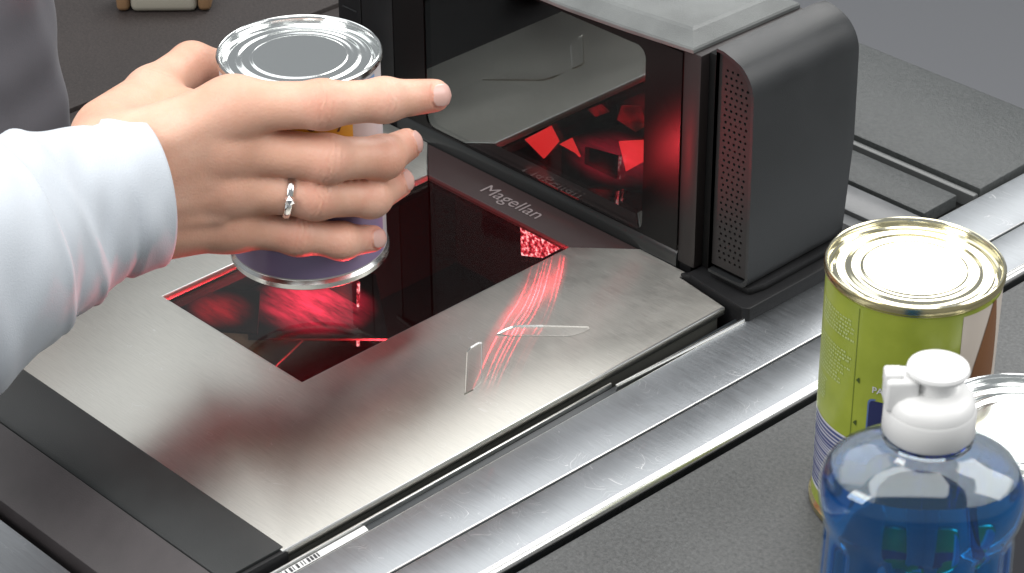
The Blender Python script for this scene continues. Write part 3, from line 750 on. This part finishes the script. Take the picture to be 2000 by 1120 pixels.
# ================================================================== PERSON
per = empty('person', (-0.25, -0.25, 0.0)); tag(per, 'person in a white long sleeved shirt reaching in from the left to hold the can', 'person')
def seg(P, a, b, ra, rb):
    a = np.array(a, np.float32); b = np.array(b, np.float32); ab = b-a
    t = np.clip(((P-a)@ab)/float(ab@ab), 0, 1)
    q = P - a - t[..., None]*ab
    return np.sqrt((q*q).sum(-1)) - (ra+t*(rb-ra))
def smin(a, b, k):
    h = np.clip(0.5+0.5*(b-a)/k, 0, 1)
    return b+(a-b)*h - k*h*(1-h)
def ellipsoid(P, c, axes, rad):
    q = (P-np.array(c, np.float32))@np.array(axes, np.float32).T/np.array(rad, np.float32)
    l = np.sqrt((q*q).sum(-1)); return (l-1)*min(rad)
def surface_nets(F, o, h):
    nx, ny, nz = F.shape; S_ = F < 0
    cor = [(i, j, k) for i in (0, 1) for j in (0, 1) for k in (0, 1)]
    cnt = sum(S_[i:nx-1+i, j:ny-1+j, k:nz-1+k].astype(np.int8) for i, j, k in cor)
    act = (cnt > 0) & (cnt < 8); idx = np.argwhere(act)
    vid = -np.ones(act.shape, np.int32); vid[act] = np.arange(len(idx))
    acc = np.zeros((len(idx), 3)); num = np.zeros(len(idx))
    for a in cor:
        for ax in range(3):
            if a[ax]: continue
            b = list(a); b[ax] = 1
            fa = F[idx[:, 0]+a[0], idx[:, 1]+a[1], idx[:, 2]+a[2]]; fb = F[idx[:, 0]+b[0], idx[:, 1]+b[1], idx[:, 2]+b[2]]
            m = (fa < 0) != (fb < 0); t = np.where(m, fa/np.where(m, fa-fb, 1), 0)
            p = np.tile(np.array(a, float), (len(idx), 1)); p[:, ax] = t
            acc[m] += p[m]; num[m] += 1
    V = o + h*(idx + acc/num[:, None])
    faces = []
    for ax in range(3):
        sl0 = [slice(None)]*3; sl1 = [slice(None)]*3; sl0[ax] = slice(0, -1); sl1[ax] = slice(1, None)
        A = S_[tuple(sl0)]; B = S_[tuple(sl1)]
        e = np.argwhere(A != B); u, w = [(1, 2), (2, 0), (0, 1)][ax]
        e = e[(e[:, u] > 0) & (e[:, w] > 0) & (e[:, u] < F.shape[u]-1) & (e[:, w] < F.shape[w]-1)]
        d = A[tuple(e.T)]
        q = []
        for du, dw in ((0, 0), (-1, 0), (-1, -1), (0, -1)):
            c = e.copy(); c[:, u] += du; c[:, w] += dw; q.append(vid[tuple(c.T)])
        q = np.stack(q, 1); q[~d] = q[~d][:, ::-1]; faces.append(q)
    return V, np.concatenate(faces)
HJ = dict(
 index=[(-0.0256, 0.050, 0.1330), (0.0139, 0.0500, 0.1338), (0.0405, 0.0405, 0.1310), (0.0625, 0.0270, 0.1262)],
 middle=[(-0.0300, 0.051, 0.1143), (0.0145, 0.0485, 0.1058), (0.0385, 0.0315, 0.0972), (0.0485, 0.0095, 0.0920)],
 ring=[(-0.0313, 0.052, 0.0945), (0.0085, 0.0490, 0.0868), (0.0325, 0.0355, 0.0788), (0.0445, 0.0140, 0.0745)],
 pinky=[(-0.0308, 0.049, 0.0735), (-0.0006, 0.0480, 0.0665), (0.0188, 0.0430, 0.0600), (0.0325, 0.0315, 0.0545)],
 thumb=[(-0.0819, 0.045, 0.1177), (-0.0674, 0.0050, 0.1162), (-0.0526, -0.0220, 0.1179), (-0.0355, -0.0335, 0.1085)])
RAD = dict(index=(0.0116, 0.0102, 0.0093, 0.0076), middle=(0.0116, 0.0102, 0.0094, 0.0076), ring=(0.0113, 0.0098, 0.0089, 0.0072), pinky=(0.0108, 0.0089, 0.0080, 0.0064), thumb=(0.0165, 0.0125, 0.0108, 0.0085))
CARP = dict(index=(-0.0782, 0.070, 0.1208), middle=(-0.0807, 0.074, 0.1116), ring=(-0.0819, 0.074, 0.0987), pinky=(-0.0818, 0.068, 0.0800))
def hand():
    h = 0.00125; lo = np.array([-0.150, -0.055, 0.035]); hi = np.array([0.080, 0.150, 0.165])
    n = np.ceil((hi-lo)/h).astype(int)
    g = [lo[i]+h*np.arange(n[i]) for i in range(3)]
    P = np.stack(np.meshgrid(*g, indexing='ij'), -1).astype(np.float32)
    palm = None
    for k in ('index', 'middle', 'ring', 'pinky'):
        d = seg(P, CARP[k], HJ[k][0], 0.0150 if k != 'pinky' else 0.0170, RAD[k][0]+0.0010)
        palm = d if palm is None else smin(palm, d, 0.014)
    # inner palm mass, wrist and forearm
    for a, b, ra, rb in (((-0.076, 0.056, 0.110), (-0.045, 0.046, 0.112), 0.017, 0.012), ((-0.078, 0.060, 0.094), (-0.048, 0.046, 0.090), 0.015, 0.011),
                         ((-0.0815, 0.072, 0.1130), (-0.1147, 0.113, 0.114), 0.0195, 0.0205), ((-0.0840, 0.074, 0.0970), (-0.1189, 0.117, 0.095), 0.0185, 0.0205)):
        palm = smin(palm, seg(P, a, b, ra, rb), 0.014)
    T_ = HJ['thumb']
    th = seg(P, T_[0], T_[1], RAD['thumb'][0], RAD['thumb'][1])
    th = smin(th, seg(P, T_[1], T_[2], RAD['thumb'][1], RAD['thumb'][2]), 0.004)
    th = smin(th, seg(P, T_[2], T_[3], RAD['thumb'][2], RAD['thumb'][3]), 0.003)
    palm = smin(palm, th, 0.012)
    palm = smin(palm, seg(P, T_[1], (-0.030, 0.046, 0.128), 0.0070, 0.0070), 0.012)      # web of the thumb
    F = palm
    parts = {}
    for k in ('index', 'middle', 'ring', 'pinky'):
        J, r = HJ[k], RAD[k]; d = None
        for i in range(3):
            e = seg(P, J[i], J[i+1], r[i], r[i+1]); d = e if d is None else smin(d, e, 0.0025)
        # knuckle swellings
        for i, s in ((1, 1.07), (2, 1.05)):
            d = smin(d, np.sqrt(((P-np.array(J[i], np.float32))**2).sum(-1)) - r[i]*s, 0.004)
        # pad at the tip
        tip = np.array(J[3]); ax = tip-np.array(J[2]); ax /= np.linalg.norm(ax)
        # MCP knuckle on the back of the hand
        F0 = smin(palm, d, 0.009)
        kn = np.array(J[0]) + np.array((0.000, 0.0035, 0.0008)); F0 = smin(F0, np.sqrt(((P-kn.astype(np.float32))**2).sum(-1)) - r[0]*0.92, 0.008)
        F = np.minimum(F, F0); 
    # extensor tendons: soft ridges on the back of the hand
    for k in ('index', 'middle', 'ring', 'pinky'):
        a = np.array(CARP[k])+np.array((0.004, 0.0128, 0.002)); b = np.array(HJ[k][0])+np.array((-0.006, 0.0105, 0.001))
        F = smin(F, seg(P, a, b, 0.0026, 0.0022), 0.006)
    for pl_ in ([(-0.090, 0.0905, 0.108), (-0.066, 0.0775, 0.107), (-0.050, 0.0690, 0.1135), (-0.036, 0.0635, 0.1245)], [(-0.066, 0.0775, 0.107), (-0.048, 0.0705, 0.1030), (-0.034, 0.0650, 0.1045)], [(-0.092, 0.0870, 0.095), (-0.066, 0.0760, 0.090), (-0.048, 0.0690, 0.0870), (-0.033, 0.0640, 0.0840)]):
        for a, b in zip(pl_[:-1], pl_[1:]): F = smin(F, seg(P, a, b, 0.0018, 0.0016), 0.0035)
    V, Q = surface_nets(F, lo, h)
    # relax
    for it in range(4):
        acc = np.zeros_like(V); c = np.zeros(len(V))
        for i in range(4):
            a, b = Q[:, i], Q[:, (i+1) % 4]
            np.add.at(acc, a, V[b]); np.add.at(acc, b, V[a]); np.add.at(c, a, 1); np.add.at(c, b, 1)
        V = V*0.5+0.5*acc/np.maximum(c, 1)[:, None]
    return V, Q
V, Q = hand()
def subdivide(V, Q):
    me = bpy.data.meshes.new('tmp'); me.from_pydata(V.tolist(), [], Q.tolist()); o = bpy.data.objects.new('tmp', me); C.objects.link(o)
    m = o.modifiers.new('s', 'SUBSURF'); m.levels = 1; m.render_levels = 1
    e = o.evaluated_get(bpy.context.evaluated_depsgraph_get()).to_mesh()
    a = np.empty(len(e.vertices)*3); e.vertices.foreach_get('co', a); q = np.empty(len(e.loops), np.int32); e.loops.foreach_get('vertex_index', q)
    nn = np.empty(len(e.vertices)*3); e.vertices.foreach_get('normal', nn)
    C.objects.unlink(o); bpy.data.objects.remove(o)
    return a.reshape(-1, 3), q.reshape(-1, 4), nn.reshape(-1, 3)
V, Q, VN = subdivide(V, Q)
# knuckle creases on the back of every finger joint
CAMD = np.array((0.0, 0.85, 0.52))
for k in ('index', 'middle', 'ring', 'pinky', 'thumb'):
    J = np.array(HJ[k])
    for i, L_, A_ in ((1, 0.0042, 0.00017), (2, 0.0026, 0.00012)):
        ax = J[i+1]-J[i-1]; ax /= np.linalg.norm(ax); q = V-J[i]; t = q@ax; rad = np.linalg.norm(q-np.outer(t, ax), axis=1)
        back = np.clip((VN@CAMD-0.1)*1.6, 0, 1); near = np.exp(-(t/L_)**2)*(rad < RAD[k][i]*1.45)
        wob = 0.0004*np.sin(q[:, 2]*520+i*1.7+J[0][2]*90)+0.0003*np.sin(q[:, 2]*1150+q[:, 1]*700+J[0][2]*60)
        V += VN*(near*back*A_*(np.cos((t+wob)*2*math.pi/0.0030)*0.7+0.5*np.cos((t+wob*2.3)*2*math.pi/0.0019+1.0)))[:, None]
# fingernails: shape them on the same surface
nail = np.zeros(len(V), bool)
for k in ('index', 'middle', 'ring', 'pinky'):
    J = np.array(HJ[k]); ax = J[3]-J[2]; L = np.linalg.norm(ax); ax /= L
    dors = np.array((0.35, 0.85, 0.45)); dors -= ax*(dors@ax); dors /= np.linalg.norm(dors); sd = np.cross(ax, dors)
    r = RAD[k][3]; c = J[3]+ax*0.0005+dors*r*0.85; q = V-c
    la, ls, ld = q@ax, q@sd, q@dors
    m = ((np.abs(la)/0.0062)**2.6 + (np.abs(ls)/(r*0.70))**2.6 < 1) & (ld > -r*0.55)
    nail |= m
    rim = ((np.abs(la)/0.0074)**2.6 + (np.abs(ls)/(r*0.84))**2.6 < 1) & ~m & (ld > -r*0.6)
    V[m] += dors*0.00030; V[rim] -= VN[rim]*0.00028
wv = np.array([HC[0], HC[1], 0.0])
Wd = V[:, :1]*np.array([[U.x, U.y, 0]]) + V[:, 1:2]*np.array([[W.x, W.y, 0]]) + V[:, 2:3]*np.array([[0, 0, 1.0]]) + wv
def skin():
    t = NT('skin'); t.set(Roughness=0.42); t.p.inputs['Subsurface Weight'].default_value = 0.16
    t.p.inputs['Subsurface Radius'].default_value = (0.006, 0.0022, 0.0012); t.p.inputs['Subsurface Scale'].default_value = 1.0
    v = t.coord(); a = t.noise(v, 38, 5); b = t.noise(v, 420, 4, 0.6)
    c = t.ramp(a, [(0.28, (0.71, 0.385, 0.265)), (0.5, (0.77, 0.445, 0.32)), (0.72, (0.82, 0.52, 0.39))])
    at = t.new('ShaderNodeAttribute', attribute_name='flush'); mxc = t.new('ShaderNodeMix', data_type='RGBA')
    fine = t.noise(v, 170, 3); t.l.new(t.math('MULTIPLY', at.outputs['Fac'], t.rng(fine, 0.3, 0.7, 0.35, 0.85)), mxc.inputs['Factor'])
    t.l.new(c, mxc.inputs['A']); mxc.inputs['B'].default_value = (0.70, 0.27, 0.20, 1); t.l.new(mxc.outputs['Result'], t.p.inputs['Base Color'])
    t.l.new(t.rng(fine, 0.3, 0.7, 0.40, 0.58), t.p.inputs['Roughness'])
    vo = t.new('ShaderNodeTexVoronoi'); vo.inputs['Scale'].default_value = 900; t.l.new(v, vo.inputs['Vector'])
    t.bump(t.math('ADD', b, t.math('MULTIPLY', vo.outputs['Distance'], 0.6)), 0.28, 0.0004)
    return t.m
nm = plain('fingernail', (0.72, 0.44, 0.38), 0.25)
hd = from_py('hand', Wd, [tuple(int(i) for i in q) for q in Q], [skin(), nm], None, True)
fm = nail[Q].all(1).astype(np.int32); hd.data.polygons.foreach_set('material_index', fm)
put(hd, per)
flush = np.zeros(len(V))
for k in HJ:
    for i, g_ in ((0, 0.5), (1, 0.8), (2, 0.6), (3, 1.0)):
        if k == 'thumb' and i == 0: continue
        flush = np.maximum(flush, g_*np.exp(-(np.linalg.norm(V-np.array(HJ[k][i])-np.array((0, 0.006, 0.002)), axis=1)/0.0095)**2))
fa = hd.data.attributes.new('flush', 'FLOAT', 'POINT'); fa.data.foreach_set('value', flush.astype(np.float32))
def H(u, w, z): return Vector((HC[0]+U.x*u+W.x*w, HC[1]+U.y*u+W.y*w, z))
# finger ring with a small stone
def torus(name, c, axis, R0, r0, mat, parent, n=40, m=10):
    ax = Vector(axis).normalized(); e1 = ax.orthogonal().normalized(); e2 = ax.cross(e1); v, f = [], []
    for i in range(n):
        a = 2*math.pi*i/n; d = e1*math.cos(a)+e2*math.sin(a)
        for j in range(m):
            b = 2*math.pi*j/m; v.append(Vector(c)+d*(R0+r0*math.cos(b)*0.7)+ax*(r0*1.3*math.sin(b)))
    for i in range(n):
        for j in range(m): f.append((i*m+j, ((i+1) % n)*m+j, ((i+1) % n)*m+(j+1) % m, i*m+(j+1) % m))
    o = from_py(name, v, f, mat, None, True); return put(o, parent)
J = HJ['ring']; t_ = 0.70; pc = [J[0][i]+(J[1][i]-J[0][i])*t_ for i in range(3)]; rc = H(*pc); axr = H(*J[1])-H(*J[0])
SILV = plain('ring_silver', (0.80, 0.79, 0.77), 0.12, 1.0)
rg = torus('finger_ring', rc, axr, 0.0107, 0.0014, SILV, per)
dd = (Vector((W.x, W.y, 0.25))).normalized(); axn = axr.normalized(); dd = (dd-axn*dd.dot(axn)).normalized()
bm = bmesh.new(); bmesh.ops.create_icosphere(bm, subdivisions=1, radius=0.0026)
o = from_bm('ring_stone', bm, plain('ring_stone', (0.85, 0.86, 0.88), 0.03, 1.0)); o.data.transform(Matrix.Translation(rc+dd*0.0120)); o.parent = rg

# sleeves: lofted cloth tubes with folds
def cloth(name, base, rough=0.75):
    t = NT(name); t.set(Base_Color=base, Roughness=rough); t.p.inputs['Sheen Weight'].default_value = 0.2
    v = t.coord(); a = t.noise(v, 30, 4); wv_ = t.noise(v, 1500, 2)
    t.l.new(t.ramp(a, [(0.3, tuple(x*0.95 for x in base)), (0.7, tuple(min(1, x*1.03) for x in base))]), t.p.inputs['Base Color'])
    t.bump(wv_, 0.35, 0.0004); return t.m
def catmull(pts, n):
    P_ = [np.array(p, float) for p in pts]; out = []
    for i in range(len(P_)-1):
        p0, p1, p2, p3 = P_[max(i-1, 0)], P_[i], P_[i+1], P_[min(i+2, len(P_)-1)]
        for k in range(n):
            t = k/n; out.append(0.5*((2*p1)+(p2-p0)*t+(2*p0-5*p1+4*p2-p3)*t*t+(3*p1-p0-3*p2+p3)*t**3))
    out.append(P_[-1]); return np.array(out)
def sleeve(name, ctrl, mat, parent, seed, fold=0.0022, n=120, per_seg=16, cuff=True, wall=0.0012):
    """ctrl: (u, w, z, vertical half size, horizontal half size), first = the cuff"""
    Ct = catmull(ctrl, per_seg); v, f = [], []; N = len(Ct)
    rs = np.random.default_rng(seed); ph = rs.uniform(0, 6.28, 16)
    def ring(i, ins):
        c = H(*Ct[i, :3]); c2 = H(*Ct[min(i+1, N-1), :3]); c1 = H(*Ct[max(i-1, 0), :3]); ax = (c1-c2).normalized()
        if i < 3: ax = (H(*Ct[0, :3])-H(*Ct[5, :3])).normalized()
        side = ax.cross(Vector((0, 0, 1))).normalized(); up = side.cross(ax); ids = []
        s = i/per_seg
        for k in range(n):
            a = 2*math.pi*k/n
            amp = fold*min(1, 0.25+s*0.9)
            hem = (0.0004 if i < 9 else 0.0)+(-0.0010 if i in (9, 10) else 0)
            d = hem + amp*(math.sin(2*a+s*2.3+ph[0])*0.6 + math.sin(3*a-s*3.1+ph[1])*0.55*math.sin(s*1.7+ph[2]) + 0.7*max(0, math.sin(s*5.2+2.2*math.sin(a+ph[3])+ph[4]))**3 + 0.3*math.sin(7*a+s*6+ph[5])*math.sin(s*4+ph[6]))
            rv, rh = Ct[i, 3]-ins+d, Ct[i, 4]-ins+d
            p = c + up*rv*math.sin(a) + side*rh*math.cos(a)
            ids.append(len(v)); v.append(p)
        return ids
    Ro = [ring(i, 0) for i in range(N)]
    Ri = [ring(i, wall) for i in range(0, per_seg*2 if cuff else 1)]
    for A, B in zip(Ro[:-1], Ro[1:]):
        for k in range(n): f.append((A[k], B[k], B[(k+1) % n], A[(k+1) % n]))
    for A, B in zip(Ri[:-1], Ri[1:]):
        for k in range(n): f.append((A[k], A[(k+1) % n], B[(k+1) % n], B[k]))
    for k in range(n): f.append((Ro[0][k], Ro[0][(k+1) % n], Ri[0][(k+1) % n], Ri[0][k]))
    o = from_py(name, v, f, mat, None, True); return put(o, parent)
WHITECLOTH = cloth('white_shirt_cloth', (0.62, 0.665, 0.72))
#SLEEVE
sleeve('shirt_sleeve', [(-0.0640, 0.070, 0.1015, 0.0350, 0.0285), (-0.0916, 0.090, 0.1030, 0.0385, 0.0310), (-0.1087, 0.108, 0.1025, 0.0450, 0.0370), (-0.1198, 0.120, 0.1020, 0.0510, 0.0420), (-0.1456, 0.150, 0.1070, 0.0600, 0.0500), (-0.1800, 0.190, 0.1170, 0.0640, 0.0540)], WHITECLOTH, per, 3)
# the other, farther sleeve hanging at the left edge and its hand
GREYCLOTH = cloth('grey_violet_cloth', (0.13, 0.125, 0.14), 0.8)
def column(name, pts, mat, seed, n=64):
    v, f = [], []; rs = np.random.default_rng(seed); ph = rs.uniform(0, 6.28, 6); Ct = catmull(pts, 12)
    for i, (x, y, z, a, b) in enumerate(Ct):
        for k in range(n):
            t = 2*math.pi*k/n; d = 1+0.05*math.sin(3*t+i*0.12+ph[0])+0.04*math.sin(5*t-i*0.2+ph[1])+0.03*math.sin(i*0.7+2*t+ph[2])
            cx, sy = a*d*math.cos(t), b*d*math.sin(t); v.append((x+cx*U.x+sy*W.x, y+cx*U.y+sy*W.y, z))
    m = len(Ct)
    for i in range(m-1):
        for k in range(n): f.append((i*n+k, i*n+(k+1) % n, (i+1)*n+(k+1) % n, (i+1)*n+k))
    f.append(tuple(range(n-1, -1, -1))); f.append(tuple((m-1)*n+k for k in range(n)))
    return put(from_py(name, v, f, mat, None, True), per)
column('shirt_front', [(-0.335, -0.172, -0.003, 0.020, 0.012), (-0.336, -0.171, 0.010, 0.0235, 0.016), (-0.338, -0.170, 0.05, 0.0235, 0.018), (-0.340, -0.169, 0.10, 0.0220, 0.020), (-0.342, -0.168, 0.17, 0.0210, 0.022)], GREYCLOTH, 5)
column('forearm', [(-0.362, -0.197, -0.003, 0.010, 0.010), (-0.362, -0.197, 0.01, 0.0130, 0.012), (-0.364, -0.196, 0.05, 0.0140, 0.013), (-0.367, -0.196, 0.09, 0.0150, 0.014), (-0.371, -0.196, 0.16, 0.017, 0.016)], skin(), 8)


# ================================================================== LASER LIGHT
RED = (1.0, 0.05, 0.07)
def point(name, loc, power, r=0.006, col=RED):
    l = bpy.data.lights.new(name, 'POINT'); l.energy = power; l.color = col; l.shadow_soft_size = r
    o = bpy.data.objects.new(name, l); C.objects.link(o); o.location = loc; return o
point('laser_pit_glow', (-0.135, -0.110, -0.060), 1.3)
def gobo(name, loc, path, power, lines, wash, size=115):
    """spot lamp projecting scan lines along a path of floor points; lines: (offset, width, gain)"""
    l = bpy.data.lights.new(name, 'SPOT'); l.energy = power; l.spot_size = R(size); l.spot_blend = 0.1; l.shadow_soft_size = 0.0; l.color = RED
    o = bpy.data.objects.new(name, l); C.objects.link(o)
    loc = Vector(loc); tgt = sum((Vector(p) for p in path), Vector())/len(path); z = (loc-tgt).normalized()
    along = (Vector(path[-1])-Vector(path[0])).normalized(); y = (along - z*along.dot(z)).normalized(); x = y.cross(z)
    m = Matrix((x, y, z)).transposed().to_4x4(); m.translation = loc; o.matrix_world = m
    inv = m.inverted(); ab = []
    for p in path:
        q = inv @ Vector(p); ab.append((q.x/-q.z, q.y/-q.z))
    b0, b1 = ab[0][1], ab[-1][1]; amax = max(abs(a) for a, b in ab)*1.2+1e-4
    l.use_nodes = True; nt = l.node_tree; em = nt.nodes['Emission']
    def N(t, **k):
        nd = nt.nodes.new(t)
        for kk, vv in k.items(): setattr(nd, kk, vv)
        return nd
    def mth(op, a, b=None, c=None):
        nd = N('ShaderNodeMath', operation=op)
        for i, q in enumerate((a, b, c)):
            if q is None: continue
            if isinstance(q, (int, float)): nd.inputs[i].default_value = q
            else: nt.links.new(q, nd.inputs[i])
        return nd.outputs[0]
    tc = N('ShaderNodeTexCoord'); sp = N('ShaderNodeSeparateXYZ'); nt.links.new(tc.outputs['Normal'], sp.inputs[0])
    nz = mth('ABSOLUTE', sp.outputs[2]); a = mth('DIVIDE', sp.outputs[0], nz); b = mth('DIVIDE', sp.outputs[1], nz)
    bn = mth('DIVIDE', mth('SUBTRACT', b, b0), b1-b0)
    fc = N('ShaderNodeFloatCurve'); cv = fc.mapping.curves[0]
    pts = [((bb-b0)/(b1-b0), 0.5+aa/(2*amax)) for aa, bb in ab]
    cv.points[0].location = pts[0]; cv.points[1].location = pts[-1]
    for p in pts[1:-1]: cv.points.new(*p)
    fc.mapping.update(); nt.links.new(bn, fc.inputs['Value'])
    ctr = mth('MULTIPLY', mth('SUBTRACT', fc.outputs[0], 0.5), 2*amax)
    da = mth('DIVIDE', mth('SUBTRACT', a, ctr), mth('MAXIMUM', 0.4, mth('SUBTRACT', 1.0, mth('MULTIPLY', bn, 0.6))))
    tot = None
    for off, wdt, gain in lines:
        e = mth('POWER', 2.718, mth('MULTIPLY', mth('POWER', mth('ABSOLUTE', mth('DIVIDE', mth('SUBTRACT', da, off), wdt)), 2.0), -1.0))
        e = mth('MULTIPLY', e, gain); tot = e if tot is None else mth('ADD', tot, e)
    if wash:
        w0, w1, gain = wash
        mr = N('ShaderNodeMapRange', interpolation_type='SMOOTHSTEP'); nt.links.new(mth('ABSOLUTE', mth('SUBTRACT', da, w0)), mr.inputs[0])
        mr.inputs[1].default_value = w1*0.55; mr.inputs[2].default_value = w1; mr.inputs[3].default_value = gain; mr.inputs[4].default_value = 0
        fade = N('ShaderNodeMapRange'); nt.links.new(bn, fade.inputs[0]); fade.inputs[1].default_value = 0.3; fade.inputs[2].default_value = 0.85; fade.inputs[3].default_value = 1; fade.inputs[4].default_value = 0.12
        tot = mth('ADD', tot, mth('MULTIPLY', mr.outputs[0], fade.outputs[0]))
    # only along the path
    m1 = N('ShaderNodeMapRange', interpolation_type='SMOOTHSTEP'); nt.links.new(bn, m1.inputs[0]); m1.inputs[1].default_value = -0.03; m1.inputs[2].default_value = 0.02
    m2 = N('ShaderNodeMapRange', interpolation_type='SMOOTHSTEP'); nt.links.new(bn, m2.inputs[0]); m2.inputs[1].default_value = 0.72; m2.inputs[2].default_value = 0.90; m2.inputs[3].default_value = 1; m2.inputs[4].default_value = 0
    tot = mth('MULTIPLY', mth('MULTIPLY', tot, m1.outputs[0]), m2.outputs[0])
    tot = mth('MULTIPLY', tot, mth('ADD', 2.6, mth('MULTIPLY', mth('MAXIMUM', bn, 0.0), mth('ADD', -1.0, mth('MULTIPLY', bn, 11.0)))))
    nt.links.new(tot, em.inputs['Strength']); return o
gobo('laser_scan_lines', (-0.163, 0.026, 0.062), [(-0.0984, -0.0234, 0), (-0.0820, -0.0442, 0), (-0.0675, -0.0645, 0), (-0.0555, -0.0868, 0), (-0.0411, -0.1114, 0), (-0.0265, -0.1333, 0), (-0.0121, -0.1562, 0), (0.0000, -0.179, 0), (0.015, -0.205, 0)], 0.55,
     [(-0.085, 0.0032, 0.7), (-0.068, 0.0026, 0.6), (-0.028, 0.0026, 1.3), (-0.008, 0.0026, 1.0), (0.006, 0.0022, 1.4), (0.026, 0.0026, 0.8), (0.060, 0.0032, 0.7)], (0.0, 0.115, 0.17))
gobo('laser_scan_line_far', (-0.205, 0.026, 0.060), [(-0.0949, -0.1958, 0), (-0.0796, -0.213, 0), (-0.0618, -0.2349, 0), (-0.0472, -0.2531, 0), (-0.0314, -0.269, 0)], 0.5, [(0.0, 0.004, 1.0)], None)

l = bpy.data.lights.new('laser_side_beam', 'SPOT'); l.energy = 0.55; l.color = RED; l.spot_size = R(24); l.spot_blend = 0.9; l.shadow_soft_size = 0.003
o = bpy.data.objects.new('laser_side_beam', l); C.objects.link(o); o.location = (-0.143, -0.110, -0.014)
o.rotation_euler = (Vector((-0.027, 0.0107, 0.066)) - o.location).to_track_quat('-Z', 'Y').to_euler()
